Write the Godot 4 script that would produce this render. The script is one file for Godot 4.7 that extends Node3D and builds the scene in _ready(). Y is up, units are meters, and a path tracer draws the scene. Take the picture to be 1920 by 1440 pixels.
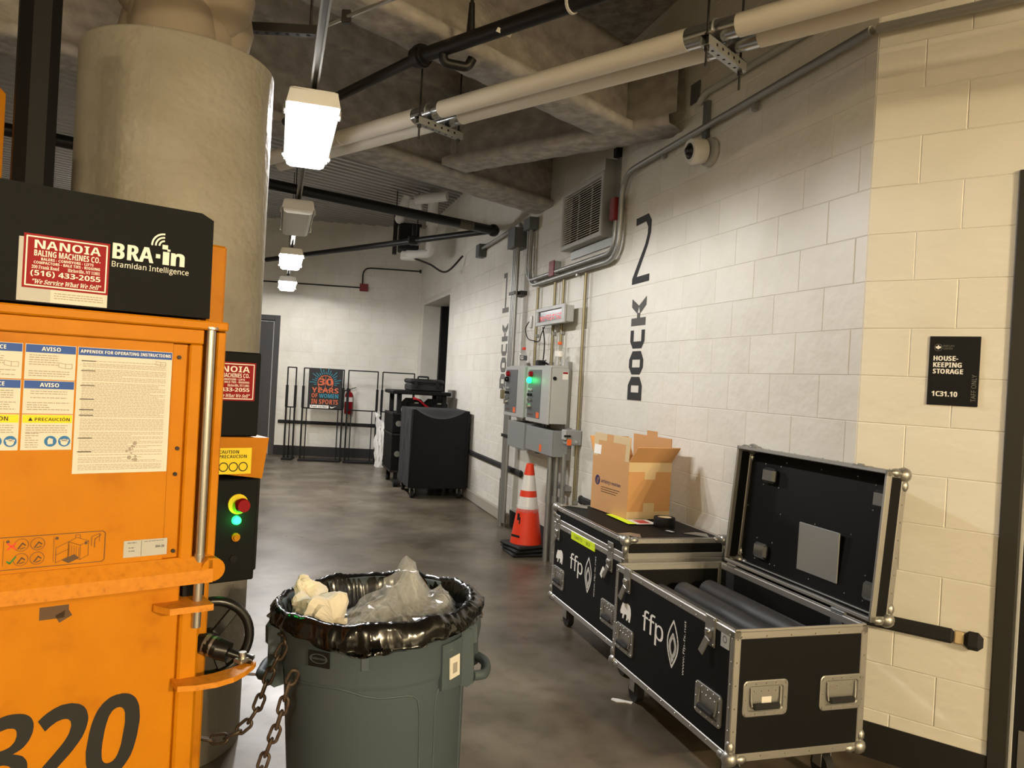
extends Node3D
# A service corridor with a yellow baler, a column, a bin, flight cases and a painted block wall.

const D_ROT := -1.272540       # block wall that carries the DOCK lettering
const Y_ROT := -0.660171       # block wall with the storage sign
const F_ROT := 0.099728        # far wall
const CORNER := Vector3(1.511, 0, -3.362)
const EYE := Vector3(0, 1.5156, 0)
const COURSE := 0.2032
var DOCK: Transform3D
var YEL: Transform3D
var FAR: Transform3D
var BAL: Transform3D
var M := {}
var counts := {}
var tot := {}

# ---------------------------------------------------------------- mesh builder
class MB:
	var st := SurfaceTool.new()
	var xf := Transform3D()
	var rng := RandomNumberGenerator.new()
	var n := 0
	func _init(x := Transform3D()):
		st.begin(Mesh.PRIMITIVE_TRIANGLES)
		st.set_uv(Vector2.ZERO)
		st.set_smooth_group(-1)
		xf = x
	func smooth(on: bool):
		st.set_smooth_group(1 if on else -1)
	func tri(a: Vector3, b: Vector3, c: Vector3):
		st.add_vertex(xf * a); st.add_vertex(xf * c); st.add_vertex(xf * b)
		n += 1
	func tri_o(a: Vector3, b: Vector3, c: Vector3, out: Vector3):
		if (b - a).cross(c - a).dot(out) < 0.0:
			tri(a, c, b)
		else:
			tri(a, b, c)
	func quad(a: Vector3, b: Vector3, c: Vector3, d: Vector3):
		tri(a, b, c); tri(a, c, d)
	func quad_o(a: Vector3, b: Vector3, c: Vector3, d: Vector3, out: Vector3):
		if (b - a).cross(c - a).dot(out) < 0.0:
			quad(a, d, c, b)
		else:
			quad(a, b, c, d)
	func uvquad(a: Vector3, b: Vector3, c: Vector3, d: Vector3):
		var uv = [Vector2(0, 1), Vector2(1, 1), Vector2(1, 0), Vector2(0, 0)]
		var v = [a, b, c, d]
		for i in [0, 2, 1, 0, 3, 2]:
			st.set_uv(uv[i]); st.add_vertex(xf * v[i])
		st.set_uv(Vector2.ZERO)
		n += 2
	func box(c: Vector3, s: Vector3, bv := 0.0, bs := Basis()):
		var h := s * 0.5
		var b: float = minf(bv, minf(h.x, minf(h.y, h.z)) * 0.9)
		var P = func(sg: Vector3, k: int) -> Vector3:
			var q := Vector3(sg.x * (h.x - (b if k != 0 else 0.0)), sg.y * (h.y - (b if k != 1 else 0.0)), sg.z * (h.z - (b if k != 2 else 0.0)))
			return c + bs * q
		for k in 3:
			var u := (k + 1) % 3
			var v := (k + 2) % 3
			for sg in [-1.0, 1.0]:
				var e := [Vector3.ZERO, Vector3.ZERO, Vector3.ZERO, Vector3.ZERO]
				var pat = [[-1, -1], [1, -1], [1, 1], [-1, 1]]
				for i in 4:
					var q := Vector3.ZERO
					q[k] = sg; q[u] = pat[i][0]; q[v] = pat[i][1]
					e[i] = P.call(q, k)
				var o := Vector3.ZERO
				o[k] = sg
				quad_o(e[0], e[1], e[2], e[3], bs * o)
		if b > 0.0:
			for k in 3:
				var l := (k + 1) % 3
				var m := (k + 2) % 3
				for sk in [-1.0, 1.0]:
					for sl in [-1.0, 1.0]:
						var q0 := Vector3.ZERO
						q0[k] = sk; q0[l] = sl; q0[m] = -1
						var q1 := q0
						q1[m] = 1
						var o := Vector3.ZERO
						o[k] = sk; o[l] = sl
						quad_o(P.call(q0, k), P.call(q1, k), P.call(q1, l), P.call(q0, l), bs * o)
			for sx in [-1.0, 1.0]:
				for sy in [-1.0, 1.0]:
					for sz in [-1.0, 1.0]:
						var q := Vector3(sx, sy, sz)
						tri_o(P.call(q, 0), P.call(q, 1), P.call(q, 2), bs * q)
	func bx(x0: float, x1: float, y0: float, y1: float, z0: float, z1: float, bv := 0.0):
		box(Vector3(x0 + x1, y0 + y1, z0 + z1) * 0.5, Vector3(absf(x1 - x0), absf(y1 - y0), absf(z1 - z0)), bv)
	func frame_of(d: Vector3) -> Basis:
		var y := d.normalized()
		var a := Vector3.UP if absf(y.y) < 0.9 else Vector3.RIGHT
		var x := a.cross(y).normalized()
		return Basis(x, y, x.cross(y).normalized())
	func cyl(p0: Vector3, p1: Vector3, r0: float, r1 := -1.0, seg := 14, caps := true):
		if r1 < 0.0: r1 = r0
		var b := frame_of(p1 - p0)
		smooth(true)
		for i in seg:
			var a0 := TAU * i / seg
			var a1 := TAU * (i + 1) / seg
			var d0 := b.x * cos(a0) + b.z * sin(a0)
			var d1 := b.x * cos(a1) + b.z * sin(a1)
			quad_o(p0 + d0 * r0, p0 + d1 * r0, p1 + d1 * r1, p1 + d0 * r1, d0 + d1)
		smooth(false)
		if caps:
			for i in seg:
				var a0 := TAU * i / seg
				var a1 := TAU * (i + 1) / seg
				var d0 := b.x * cos(a0) + b.z * sin(a0)
				var d1 := b.x * cos(a1) + b.z * sin(a1)
				if r0 > 0.0: tri_o(p0, p0 + d0 * r0, p0 + d1 * r0, p0 - p1)
				if r1 > 0.0: tri_o(p1, p1 + d0 * r1, p1 + d1 * r1, p1 - p0)
	func tube(pts: Array, r: float, seg := 8, closed := false):
		var np := pts.size()
		var rings := []
		var prev := Vector3.ZERO
		for i in np:
			var t: Vector3
			if closed:
				t = pts[(i + 1) % np] - pts[(i + np - 1) % np]
			else:
				t = pts[mini(i + 1, np - 1)] - pts[maxi(i - 1, 0)]
			t = t.normalized()
			if i == 0:
				prev = frame_of(t).x
			prev = (prev - t * prev.dot(t)).normalized()
			var w := t.cross(prev)
			var ring := []
			for k in seg:
				var a := TAU * k / seg
				ring.append(pts[i] + (prev * cos(a) + w * sin(a)) * r)
			rings.append(ring)
		smooth(true)
		for i in (np if closed else np - 1):
			var j := (i + 1) % np
			for k in seg:
				var l := (k + 1) % seg
				var o: Vector3 = rings[i][k] + rings[i][l] - pts[i] * 2.0
				quad_o(rings[i][k], rings[i][l], rings[j][l], rings[j][k], o)
		smooth(false)
		if not closed:
			for k in range(1, seg - 1):
				tri_o(rings[0][0], rings[0][k], rings[0][k + 1], pts[0] - pts[1])
				tri_o(rings[np - 1][0], rings[np - 1][k], rings[np - 1][k + 1], pts[np - 1] - pts[np - 2])
	func lathe(prof: Array, seg := 32, sm := true, c := Vector3.ZERO):
		smooth(sm)
		for j in prof.size() - 1:
			var p: Vector2 = prof[j]
			var q: Vector2 = prof[j + 1]
			for i in seg:
				var a0 := TAU * i / seg
				var a1 := TAU * (i + 1) / seg
				var A := c + Vector3(sin(a0) * p.x, p.y, cos(a0) * p.x)
				var B := c + Vector3(sin(a1) * p.x, p.y, cos(a1) * p.x)
				var C := c + Vector3(sin(a1) * q.x, q.y, cos(a1) * q.x)
				var E := c + Vector3(sin(a0) * q.x, q.y, cos(a0) * q.x)
				if p.x < 1e-6: tri(A, C, E)
				elif q.x < 1e-6: tri(A, B, E)
				else: quad(A, B, C, E)
		smooth(false)
	func ball(c: Vector3, r: float, seg := 10, sq := Vector3.ONE):
		var keep := xf
		xf = xf * Transform3D(Basis.from_scale(sq), c)
		var pr := []
		for i in seg / 2 + 1:
			var a := -PI / 2 + PI * i / (seg / 2)
			pr.append(Vector2(cos(a) * r if i > 0 and i < seg / 2 else 0.0, sin(a) * r))
		lathe(pr, seg)
		xf = keep
	func prism(poly: PackedVector2Array, z0: float, z1: float, back := true):
		var p := poly
		if Geometry2D.is_polygon_clockwise(p):
			p = p.duplicate(); p.reverse()
		var t := Geometry2D.triangulate_polygon(p)
		for i in range(0, t.size(), 3):
			var a := p[t[i]]
			var b := p[t[i + 1]]
			var c := p[t[i + 2]]
			tri_o(Vector3(a.x, a.y, z1), Vector3(b.x, b.y, z1), Vector3(c.x, c.y, z1), Vector3(0, 0, z1 - z0))
			if back: tri_o(Vector3(a.x, a.y, z0), Vector3(b.x, b.y, z0), Vector3(c.x, c.y, z0), Vector3(0, 0, z0 - z1))
		if absf(z1 - z0) > 1e-6:
			for i in p.size():
				var a := p[i]
				var b := p[(i + 1) % p.size()]
				var o := Vector3(b.y - a.y, a.x - b.x, 0)
				quad_o(Vector3(a.x, a.y, z0), Vector3(b.x, b.y, z0), Vector3(b.x, b.y, z1), Vector3(a.x, a.y, z1), o)
	func rect(x0: float, x1: float, y0: float, y1: float, z: float):
		quad(Vector3(x0, y0, z), Vector3(x1, y0, z), Vector3(x1, y1, z), Vector3(x0, y1, z))
	func stroke(pts: Array, w: float, z: float, closed := false):
		var m := pts.size()
		for i in (m if closed else m - 1):
			var a: Vector2 = pts[i]
			var b: Vector2 = pts[(i + 1) % m]
			var d := (b - a).normalized() * w * 0.5
			var nn := Vector2(-d.y, d.x)
			var a2 := a - d * 0.6
			var b2 := b + d * 0.6
			quad_o(Vector3(a2.x + nn.x, a2.y + nn.y, z), Vector3(a2.x - nn.x, a2.y - nn.y, z), Vector3(b2.x - nn.x, b2.y - nn.y, z), Vector3(b2.x + nn.x, b2.y + nn.y, z), Vector3.BACK)
	func ringz(c: Vector2, r: float, w: float, z: float, a0 := 0.0, a1 := TAU, seg := 24, asp := 1.0):
		for i in seg:
			var t0 := a0 + (a1 - a0) * i / seg
			var t1 := a0 + (a1 - a0) * (i + 1) / seg
			var q = []
			for e in [[t0, r - w / 2], [t0, r + w / 2], [t1, r + w / 2], [t1, r - w / 2]]:
				q.append(Vector3(c.x + cos(e[0]) * e[1] * asp, c.y + sin(e[0]) * e[1], z))
			quad_o(q[0], q[1], q[2], q[3], Vector3.BACK)
	func disc(c: Vector2, r: float, z: float, seg := 20, asp := 1.0):
		ringz(c, r * 0.5, r, z, 0, TAU, seg, asp)
	func text(s: String, x: float, y: float, w: float, h: float, z: float, bold := true, shear := 0.0, serif := false):
		# lettering whose outline fills w by h from (x, y); w or h of 0 keeps the font's own proportion
		var f := SystemFont.new()
		f.font_names = PackedStringArray(["Droid Serif" if serif else "Droid Sans"])
		f.font_weight = 700 if bold else 400
		var tm := TextMesh.new()
		tm.font = f; tm.text = s; tm.font_size = 32; tm.pixel_size = 0.01; tm.depth = 0.0; tm.curve_step = 1.0
		var vs: PackedVector3Array = tm.surface_get_arrays(0)[Mesh.ARRAY_VERTEX]
		var lo := vs[0]
		var hi := vs[0]
		for v in vs:
			lo = lo.min(v); hi = hi.max(v)
		var sx := w / (hi.x - lo.x) if w > 0.0 else h / (hi.y - lo.y)
		var sy := h / (hi.y - lo.y) if h > 0.0 else sx
		var b := Basis(Vector3(sx, 0, 0), Vector3(shear * sy, sy, 0), Vector3(0, 0, 1))
		var T := xf * Transform3D(b, Vector3(x, y, z) - b * Vector3(lo.x, lo.y, 0))
		var ids = tm.surface_get_arrays(0)[Mesh.ARRAY_INDEX]
		if ids == null: ids = range(vs.size())
		for i in ids: st.add_vertex(T * vs[i])
		n += ids.size() / 3
	func mesh() -> ArrayMesh:
		st.generate_normals()
		return st.commit()

# ---------------------------------------------------------------- scene helpers
func numbered(parent: Node, called: String) -> String:
	var key := str(parent.get_instance_id()) + called
	var k: int = counts.get(key, 0)
	counts[key] = k + 1
	return called if k == 0 else "%s_%03d" % [called, k]

func put(parent: Node, called: String, mesh: Mesh, mat: Material, at := Transform3D(), label := "") -> MeshInstance3D:
	var o := MeshInstance3D.new()
	o.name = numbered(parent, called)
	o.mesh = mesh
	o.material_override = null
	o.set_surface_override_material(0, mat)
	o.transform = at
	if label: o.set_meta("label", label)
	parent.add_child(o, true)
	return o

func add(parent: Node, called: String, mb: MB, mat: Material, label := "") -> MeshInstance3D:
	return put(parent, called, mb.mesh(), mat, Transform3D(), label)

func tag(o: Node, label: String, category: String, group := "", kind := ""):
	o.set_meta("label", label)
	if category: o.set_meta("category", category)
	if group: o.set_meta("group", group)
	if kind: o.set_meta("kind", kind)

func thing(called: String, label: String, category: String, at := Transform3D(), group := "", kind := "") -> Node3D:
	var o := Node3D.new()
	o.name = numbered(self, called)
	o.transform = at
	add_child(o, true)
	tag(o, label, category, group, kind)
	return o

func solo(called: String, label: String, category: String, at: Transform3D, mb: MB, mat: Material, group := "", kind := "") -> MeshInstance3D:
	var o := put(self, called, mb.mesh(), mat, at)
	tag(o, label, category, group, kind)
	return o

func mt(c: String, rough := 0.6, metal := 0.0) -> StandardMaterial3D:
	var m := StandardMaterial3D.new()
	m.albedo_color = Color(c)
	m.roughness = rough
	m.metallic = metal
	return m

func noise_tex(freq: float, oct: int, stops: Array, size := 512, sd := 1, cells := false) -> NoiseTexture2D:
	var t := NoiseTexture2D.new()
	var nz := FastNoiseLite.new()
	nz.noise_type = FastNoiseLite.TYPE_CELLULAR if cells else FastNoiseLite.TYPE_SIMPLEX_SMOOTH
	nz.frequency = freq
	nz.fractal_octaves = oct
	nz.seed = sd
	t.noise = nz
	t.width = size; t.height = size
	t.seamless = true
	var g := Gradient.new()
	var off := PackedFloat32Array()
	var col := PackedColorArray()
	for s in stops:
		off.append(s[0]); col.append(Color(s[1]))
	g.offsets = off; g.colors = col
	t.color_ramp = g
	return t

func tri_tex(m: StandardMaterial3D, tex: Texture2D, scale: float, world := true) -> StandardMaterial3D:
	m.albedo_texture = tex
	m.uv1_triplanar = true
	m.uv1_world_triplanar = world
	m.uv1_scale = Vector3.ONE * scale
	return m

func at(x: float, y: float, z: float, ry := 0.0) -> Transform3D:
	return Transform3D(Basis(Vector3.UP, ry), Vector3(x, y, z))

# ---------------------------------------------------------------- ready
func _ready():
	DOCK = Transform3D(Basis(Vector3.UP, D_ROT), CORNER)
	YEL = Transform3D(Basis(Vector3.UP, Y_ROT), CORNER)
	var fb := Basis(Vector3.UP, F_ROT)
	FAR = Transform3D(fb, CORNER - fb.z * 10.768)
	BAL = Transform3D(Basis(Vector3.UP, deg_to_rad(39.0)), Vector3(-0.7747, 0, -2.0))
	# camera
	var cam := Camera3D.new()
	cam.name = "camera"
	var cr := cos(0.0549086)
	var sr := sin(0.0549086)
	var cp := cos(-0.0033922)
	var sp := sin(-0.0033922)
	var u0 := Vector3(0, cp, sp)
	var r0 := Vector3(1, 0, 0)
	cam.transform = Transform3D(Basis(r0 * cr + u0 * sr, u0 * cr - r0 * sr, -Vector3(0, sp, -cp)), EYE)
	cam.fov = rad_to_deg(2.0 * atan(720.0 / 1447.79))
	cam.near = 0.05; cam.far = 100.0
	cam.current = true
	add_child(cam)
	# closed interior: the only light is from the fittings
	var we := WorldEnvironment.new()
	we.name = "environment"
	var env := Environment.new()
	env.background_mode = Environment.BG_COLOR
	env.background_color = Color(0, 0, 0)
	env.tonemap_mode = Environment.TONE_MAPPER_LINEAR
	env.tonemap_exposure = 1.0
	env.sdfgi_enabled = true; env.ssao_enabled = true; env.ssil_enabled = true
	we.environment = env
	add_child(we)
	materials()
	lamps()
	shell()
	ceiling_beams()
	pipes()
	baler()
	column()
	bin()
	chains()
	cases()
	carton()
	wall_gear()
	far_end()
	small_things()

# ---------------------------------------------------------------- materials
func materials():
	var soft := noise_tex(0.012, 4, [[0.0, "f1efe9"], [0.5, "fbfaf6"], [1.0, "ffffff"]], 512, 3)
	for k in 3:
		var m := mt(["e3e0d8", "e1ded6", "e5e2da"][k], 0.55)
		tri_tex(m, soft, 0.35)
		m.normal_enabled = true
		m.normal_scale = 0.25
		var nt := noise_tex(0.06, 3, [[0.0, "000000"], [1.0, "ffffff"]], 512, 8)
		nt.as_normal_map = true
		nt.color_ramp = null
		nt.bump_strength = 3.0
		if k == 0: M.bump = nt
		m.normal_texture = M.bump
		M["block%d" % k] = m
	M.wall_plain = mt("d2cec4", 0.7)
	var fl := mt("8d857a", 0.42)
	tri_tex(fl, noise_tex(0.006, 6, [[0.0, "a79e90"], [0.4, "c4bbad"], [0.55, "d3cabc"], [0.7, "e2dacd"], [1.0, "fbf4e8"]], 1024, 21), 0.22)
	fl.albedo_color = Color("847e76")
	fl.detail_enabled = true
	fl.detail_blend_mode = BaseMaterial3D.BLEND_MODE_MUL
	fl.detail_albedo = noise_tex(0.05, 4, [[0.0, "c9c4ba"], [0.4, "eeebe4"], [1.0, "ffffff"]], 512, 5)
	fl.detail_uv_layer = BaseMaterial3D.DETAIL_UV_1
	fl.roughness = 1.0
	fl.roughness_texture = noise_tex(0.01, 4, [[0.0, "404040"], [1.0, "707070"]], 512, 9)
	M.floor = fl
	var spray := mt("7c7368", 0.95)
	tri_tex(spray, noise_tex(0.03, 5, [[0.0, "b3aea8"], [0.5, "d4cfc9"], [1.0, "fdf8f2"]], 512, 14), 0.5)
	spray.albedo_color = Color("c6c4c1")
	spray.heightmap_enabled = false
	spray.normal_enabled = true
	spray.normal_texture = M.bump
	spray.normal_scale = 0.6
	M.spray = spray
	M.deck = mt("a9a8a4", 0.42, 0.7)
	var cb := mt("9f9c94", 0.6)
	tri_tex(cb, noise_tex(0.008, 4, [[0.0, "d8d2c6"], [1.0, "ffffff"]], 512, 33), 0.6)
	cb.normal_enabled = true; cb.normal_texture = M.bump; cb.normal_scale = 0.5
	M.column = cb
	M.black_base = mt("171615", 0.55)
	M.black = mt("141414", 0.65)
	M.black.metallic_specular = 0.35
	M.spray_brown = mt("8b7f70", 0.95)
	M.sign_grey = mt("77746c", 0.7)
	M.black_gloss = mt("141414", 0.3)
	M.rubber = mt("191817", 0.8)
	var yl := mt("c67e0a", 0.5)
	yl.metallic_specular = 0.3
	tri_tex(yl, noise_tex(0.01, 5, [[0.0, "e2d8c8"], [0.35, "f7f3ec"], [1.0, "ffffff"]], 512, 40), 1.2, false)
	M.yellow = yl
	var yw := mt("d88c1c", 0.55)
	tri_tex(yw, noise_tex(0.03, 5, [[0.0, "c8bca6"], [0.35, "f0eade"], [1.0, "ffffff"]], 512, 41), 2.5, false)
	M.yellow_worn = yw
	M.charcoal = mt("111314", 0.7)
	M.charcoal.metallic_specular = 0.3
	M.steel = mt("b8b6b0", 0.32, 0.9)
	M.zinc = mt("a9a8a3", 0.4, 0.85)
	M.galv = mt("9fa09d", 0.45, 0.7)
	M.brass = mt("938a6c", 0.45, 0.7)
	M.alu = mt("b9b7b2", 0.38, 0.85)
	M.dark_metal = mt("2a2725", 0.5, 0.4)
	M.iron = mt("191817", 0.45, 0.3)
	M.grey_paint = mt("8e9190", 0.5)
	M.grey_light = mt("b3b4b1", 0.5)
	M.grey_dark = mt("5c6062", 0.5)
	M.white_plastic = mt("dedcd6", 0.4)
	M.jacket = mt("dcd6ca", 0.5)
	M.foil = mt("b5b8ba", 0.22, 0.95)
	M.red = mt("8f0c18", 0.55)
	M.red.metallic_specular = 0.3
	M.red_dark = mt("7c1b1a", 0.55)
	M.white = mt("f2efe8", 0.6)
	M.paper = mt("dcd8cf", 0.75)
	M.ink = mt("1c1c1c", 0.7)
	M.ink_grey = mt("a39d92", 0.8)
	M.ink_soft = mt("5b574f", 0.8)
	M.blue = mt("1f4fa3", 0.6)
	M.blue_sign = mt("1f6fb0", 0.6)
	M.sign_yellow = mt("f0d81a", 0.6)
	M.neon = mt("d9f01e", 0.6)
	M.orange = mt("f0401e", 0.5)
	M.orange_tag = mt("f26b22", 0.6)
	M.reflective = mt("efece6", 0.3)
	M.laminate = mt("0d0d0d", 0.6)
	M.laminate.metallic_specular = 0.3
	M.lam_in = mt("0c0c0c", 0.8)
	var cl := mt("121214", 0.95)
	cl.rim_enabled = true; cl.rim = 0.12
	M.cloth = cl
	M.cardboard = mt("c69663", 0.85)
	M.kraft_tape = mt("cdb68c", 0.6)
	M.print_blue = mt("2a2350", 0.7)
	M.print_brown = mt("5c4632", 0.8)
	var bg := mt("0d0d0d", 0.2)
	bg.clearcoat_enabled = true; bg.clearcoat = 0.4; bg.clearcoat_roughness = 0.15
	M.bag = bg
	M.bin_grey = mt("47535a", 0.55)
	M.towel = mt("dfd8c8", 0.9)
	var film := mt("eef0f0", 0.12)
	film.transparency = BaseMaterial3D.TRANSPARENCY_ALPHA
	film.albedo_color = Color(0.95, 0.96, 0.96, 0.15)
	M.film = film
	var pet := mt("ffffff", 0.08)
	pet.transparency = BaseMaterial3D.TRANSPARENCY_ALPHA
	pet.albedo_color = Color(0.92, 0.95, 0.95, 0.12)
	M.pet = pet
	M.chain = mt("5a4d42", 0.5, 0.7)
	var rust := mt("6b6058", 0.6, 0.5)
	tri_tex(rust, noise_tex(0.03, 4, [[0.0, "a08068"], [0.5, "d8ccc0"], [1.0, "ffffff"]], 256, 50), 4.0)
	M.rust_chain = rust
	M.door_dark = mt("3a3a3c", 0.5)
	M.frame_dark = mt("27251f", 0.5)
	M.curb = mt("a39c8f", 0.85)
	M.stencil = mt("1d1d1c", 0.7)
	M.stencil_worn = mt("504f4c", 0.7)
	M.stencil_grey = mt("67655f", 0.7)
	M.mirror = mt("c4c6c4", 0.38, 0.85)

func glow(c: Color, e: float) -> StandardMaterial3D:
	var m := mt("ffffff", 0.5)
	m.albedo_color = c
	m.emission_enabled = true
	m.emission = c
	m.emission_energy_multiplier = e
	return m

# ---------------------------------------------------------------- lamps
const SIDE := Basis(Vector3(0, 0, -1), Vector3(0, 1, 0), Vector3(1, 0, 0))

func lamp(pos: Vector3, rot: float, lit: bool, c: Color, power: float, shine: float, label: String, ly := 0.058):
	# pos: centre of the diffuser's underside; length along local x. Three diffuser sections with a lamp in each, recessed in a tray.
	var t := thing("ceiling_light", label, "ceiling light", Transform3D(Basis(Vector3.UP, rot), pos), "vapour-tight ceiling lights")
	var L := 0.55
	var h := MB.new()
	h.bx(-L - 0.012, L + 0.012, 0.1, 0.116, -0.118, 0.118, 0.006)
	for s in [-1.0, 1.0]:
		h.quad_o(Vector3(-L - 0.012, 0.04, s * 0.133), Vector3(L + 0.012, 0.04, s * 0.133), Vector3(L + 0.012, 0.104, s * 0.117), Vector3(-L - 0.012, 0.104, s * 0.117), Vector3(0, 0, s))
		h.quad_o(Vector3(-L - 0.012, 0.04, s * 0.127), Vector3(L + 0.012, 0.04, s * 0.127), Vector3(L + 0.012, 0.104, s * 0.111), Vector3(-L - 0.012, 0.104, s * 0.111), Vector3(0, 0, -s))
		h.quad_o(Vector3(-L - 0.012, 0.04, s * 0.133), Vector3(L + 0.012, 0.04, s * 0.133), Vector3(L + 0.012, 0.04, s * 0.127), Vector3(-L - 0.012, 0.04, s * 0.127), Vector3.DOWN)
	h.xf = Transform3D(SIDE, Vector3.ZERO)
	for x in [-L - 0.012, L]:
		h.prism(PackedVector2Array([Vector2(-0.131, 0.04), Vector2(0.131, 0.04), Vector2(0.117, 0.104), Vector2(0.1, 0.115), Vector2(-0.1, 0.115), Vector2(-0.117, 0.104)]), x, x + 0.012)
	add(t, "housing", h, M.white_plastic)
	for i in 3:
		var x0 := -L + 0.002 + i * (2 * L - 0.004) / 3.0
		var l := MB.new(Transform3D(SIDE, Vector3.ZERO))
		l.prism(PackedVector2Array([Vector2(-0.122, 0.046), Vector2(-0.113, 0.012), Vector2(-0.09, 0.0), Vector2(0.09, 0.0), Vector2(0.113, 0.012), Vector2(0.122, 0.046), Vector2(0.108, 0.095), Vector2(-0.108, 0.095)]), x0, x0 + (2 * L - 0.004) / 3.0)
		add(t, "diffuser", l, glow(c, shine) if lit else M.white_plastic)
		if lit:
			var a := OmniLight3D.new()
			a.name = numbered(t, "lamp_light")
			a.light_color = c
			a.light_energy = power / 3.0
			a.light_size = 0.014
			a.omni_range = 30.0
			a.omni_attenuation = 2.0
			a.shadow_enabled = true
			a.position = Vector3(x0 + (2 * L - 0.004) / 6.0, ly, 0)
			t.add_child(a, true)
	for s in [-0.42, 0.42]:
		for z in [-1.0, 1.0]:
			var k := MB.new()
			k.box(Vector3(s, 0.045, z * 0.14), Vector3(0.03, 0.045, 0.012), 0.003)
			add(t, "latch", k, M.steel)
	for s in [-0.4, 0.4]:
		var k := MB.new()
		k.box(Vector3(s, 0.128, 0), Vector3(0.06, 0.026, 0.1), 0.004)
		add(t, "hanger", k, M.white_plastic)

const COOL := Color(1.0, 0.99, 0.985)
const WARM := Color(1.0, 0.905, 0.735)

func lamps():
	var dir := Vector3(-0.2939, 0, -0.9559)
	var first := Vector3(-1.063, 2.795, -3.85) + dir * 0.55
	lamp(first, D_ROT, true, COOL, 4.7, 9.0, "lit strip light nearest the column, largest of the row")
	lamp(first + dir * 2.62, D_ROT, false, COOL, 0.0, 0.0, "unlit white strip light between the lit ones, second in the row")
	lamp(first + dir * 5.29, D_ROT, true, COOL, 1.1, 55.0, "lit strip light beyond the unlit one, third in the row")
	lamp(first + dir * 8.15, D_ROT, true, COOL, 0.5, 13.0, "lit strip light closest to the far wall, last of the row")
	lamp(Vector3(5.8, 3.72, 5.4), 0.46, true, WARM, 68.0, 14.0, "warm lit strip light behind the viewer toward the storage sign wall", 0.05)
	lamp(Vector3(-0.9, 3.38, 5.4), 0.0, true, WARM, 17.0, 14.0, "warm lit strip light behind the viewer toward the baler", 0.05)
	# the strut the row hangs from
	var t := thing("strut_channel", "long galvanised strut channel carrying the row of ceiling lights", "strut", Transform3D(DOCK.basis, Vector3(first.x, 2.936, first.z)))
	var m := MB.new()
	m.bx(-8.7, 3.2, 0.038, 0.041, -0.0205, 0.0205)
	m.bx(-8.7, 3.2, 0.0, 0.041, -0.0205, -0.018)
	m.bx(-8.7, 3.2, 0.0, 0.041, 0.018, 0.0205)
	m.bx(-8.7, 3.2, 0.0, 0.003, -0.018, -0.011)
	m.bx(-8.7, 3.2, 0.0, 0.003, 0.011, 0.018)
	add(t, "channel", m, M.galv)
	for x in [-8.3, -6.2, -4.1, -1.9, 1.0]:
		var r := MB.new()
		r.cyl(Vector3(x, 0.04, 0), Vector3(x, 1.2, 0), 0.005, -1, 6)
		add(t, "hanger_rod", r, M.dark_metal)

# ---------------------------------------------------------------- shell
func block_mesh(w: float, h: float) -> ArrayMesh:
	var m := MB.new()
	var c := 0.0038
	var d := -0.003
	var o := [Vector3(0, 0, d), Vector3(w, 0, d), Vector3(w, h, d), Vector3(0, h, d)]
	var i := [Vector3(c, c, 0), Vector3(w - c, c, 0), Vector3(w - c, h - c, 0), Vector3(c, h - c, 0)]
	m.quad(i[0], i[1], i[2], i[3])
	for k in 4:
		var l := (k + 1) % 4
		m.quad(o[k], o[l], i[l], i[k])
	return m.mesh()

func on_screen(p: Vector3) -> Vector2:
	# size in pixels of a block there and how far outside the frame it is
	var d := p - EYE
	if d.z > -0.3: return Vector2(0, 9)
	var x := d.x / -d.z / 0.663
	var y := d.y / -d.z / 0.497
	return Vector2(1.0 / -d.z, maxf(absf(x), absf(y)))

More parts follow.
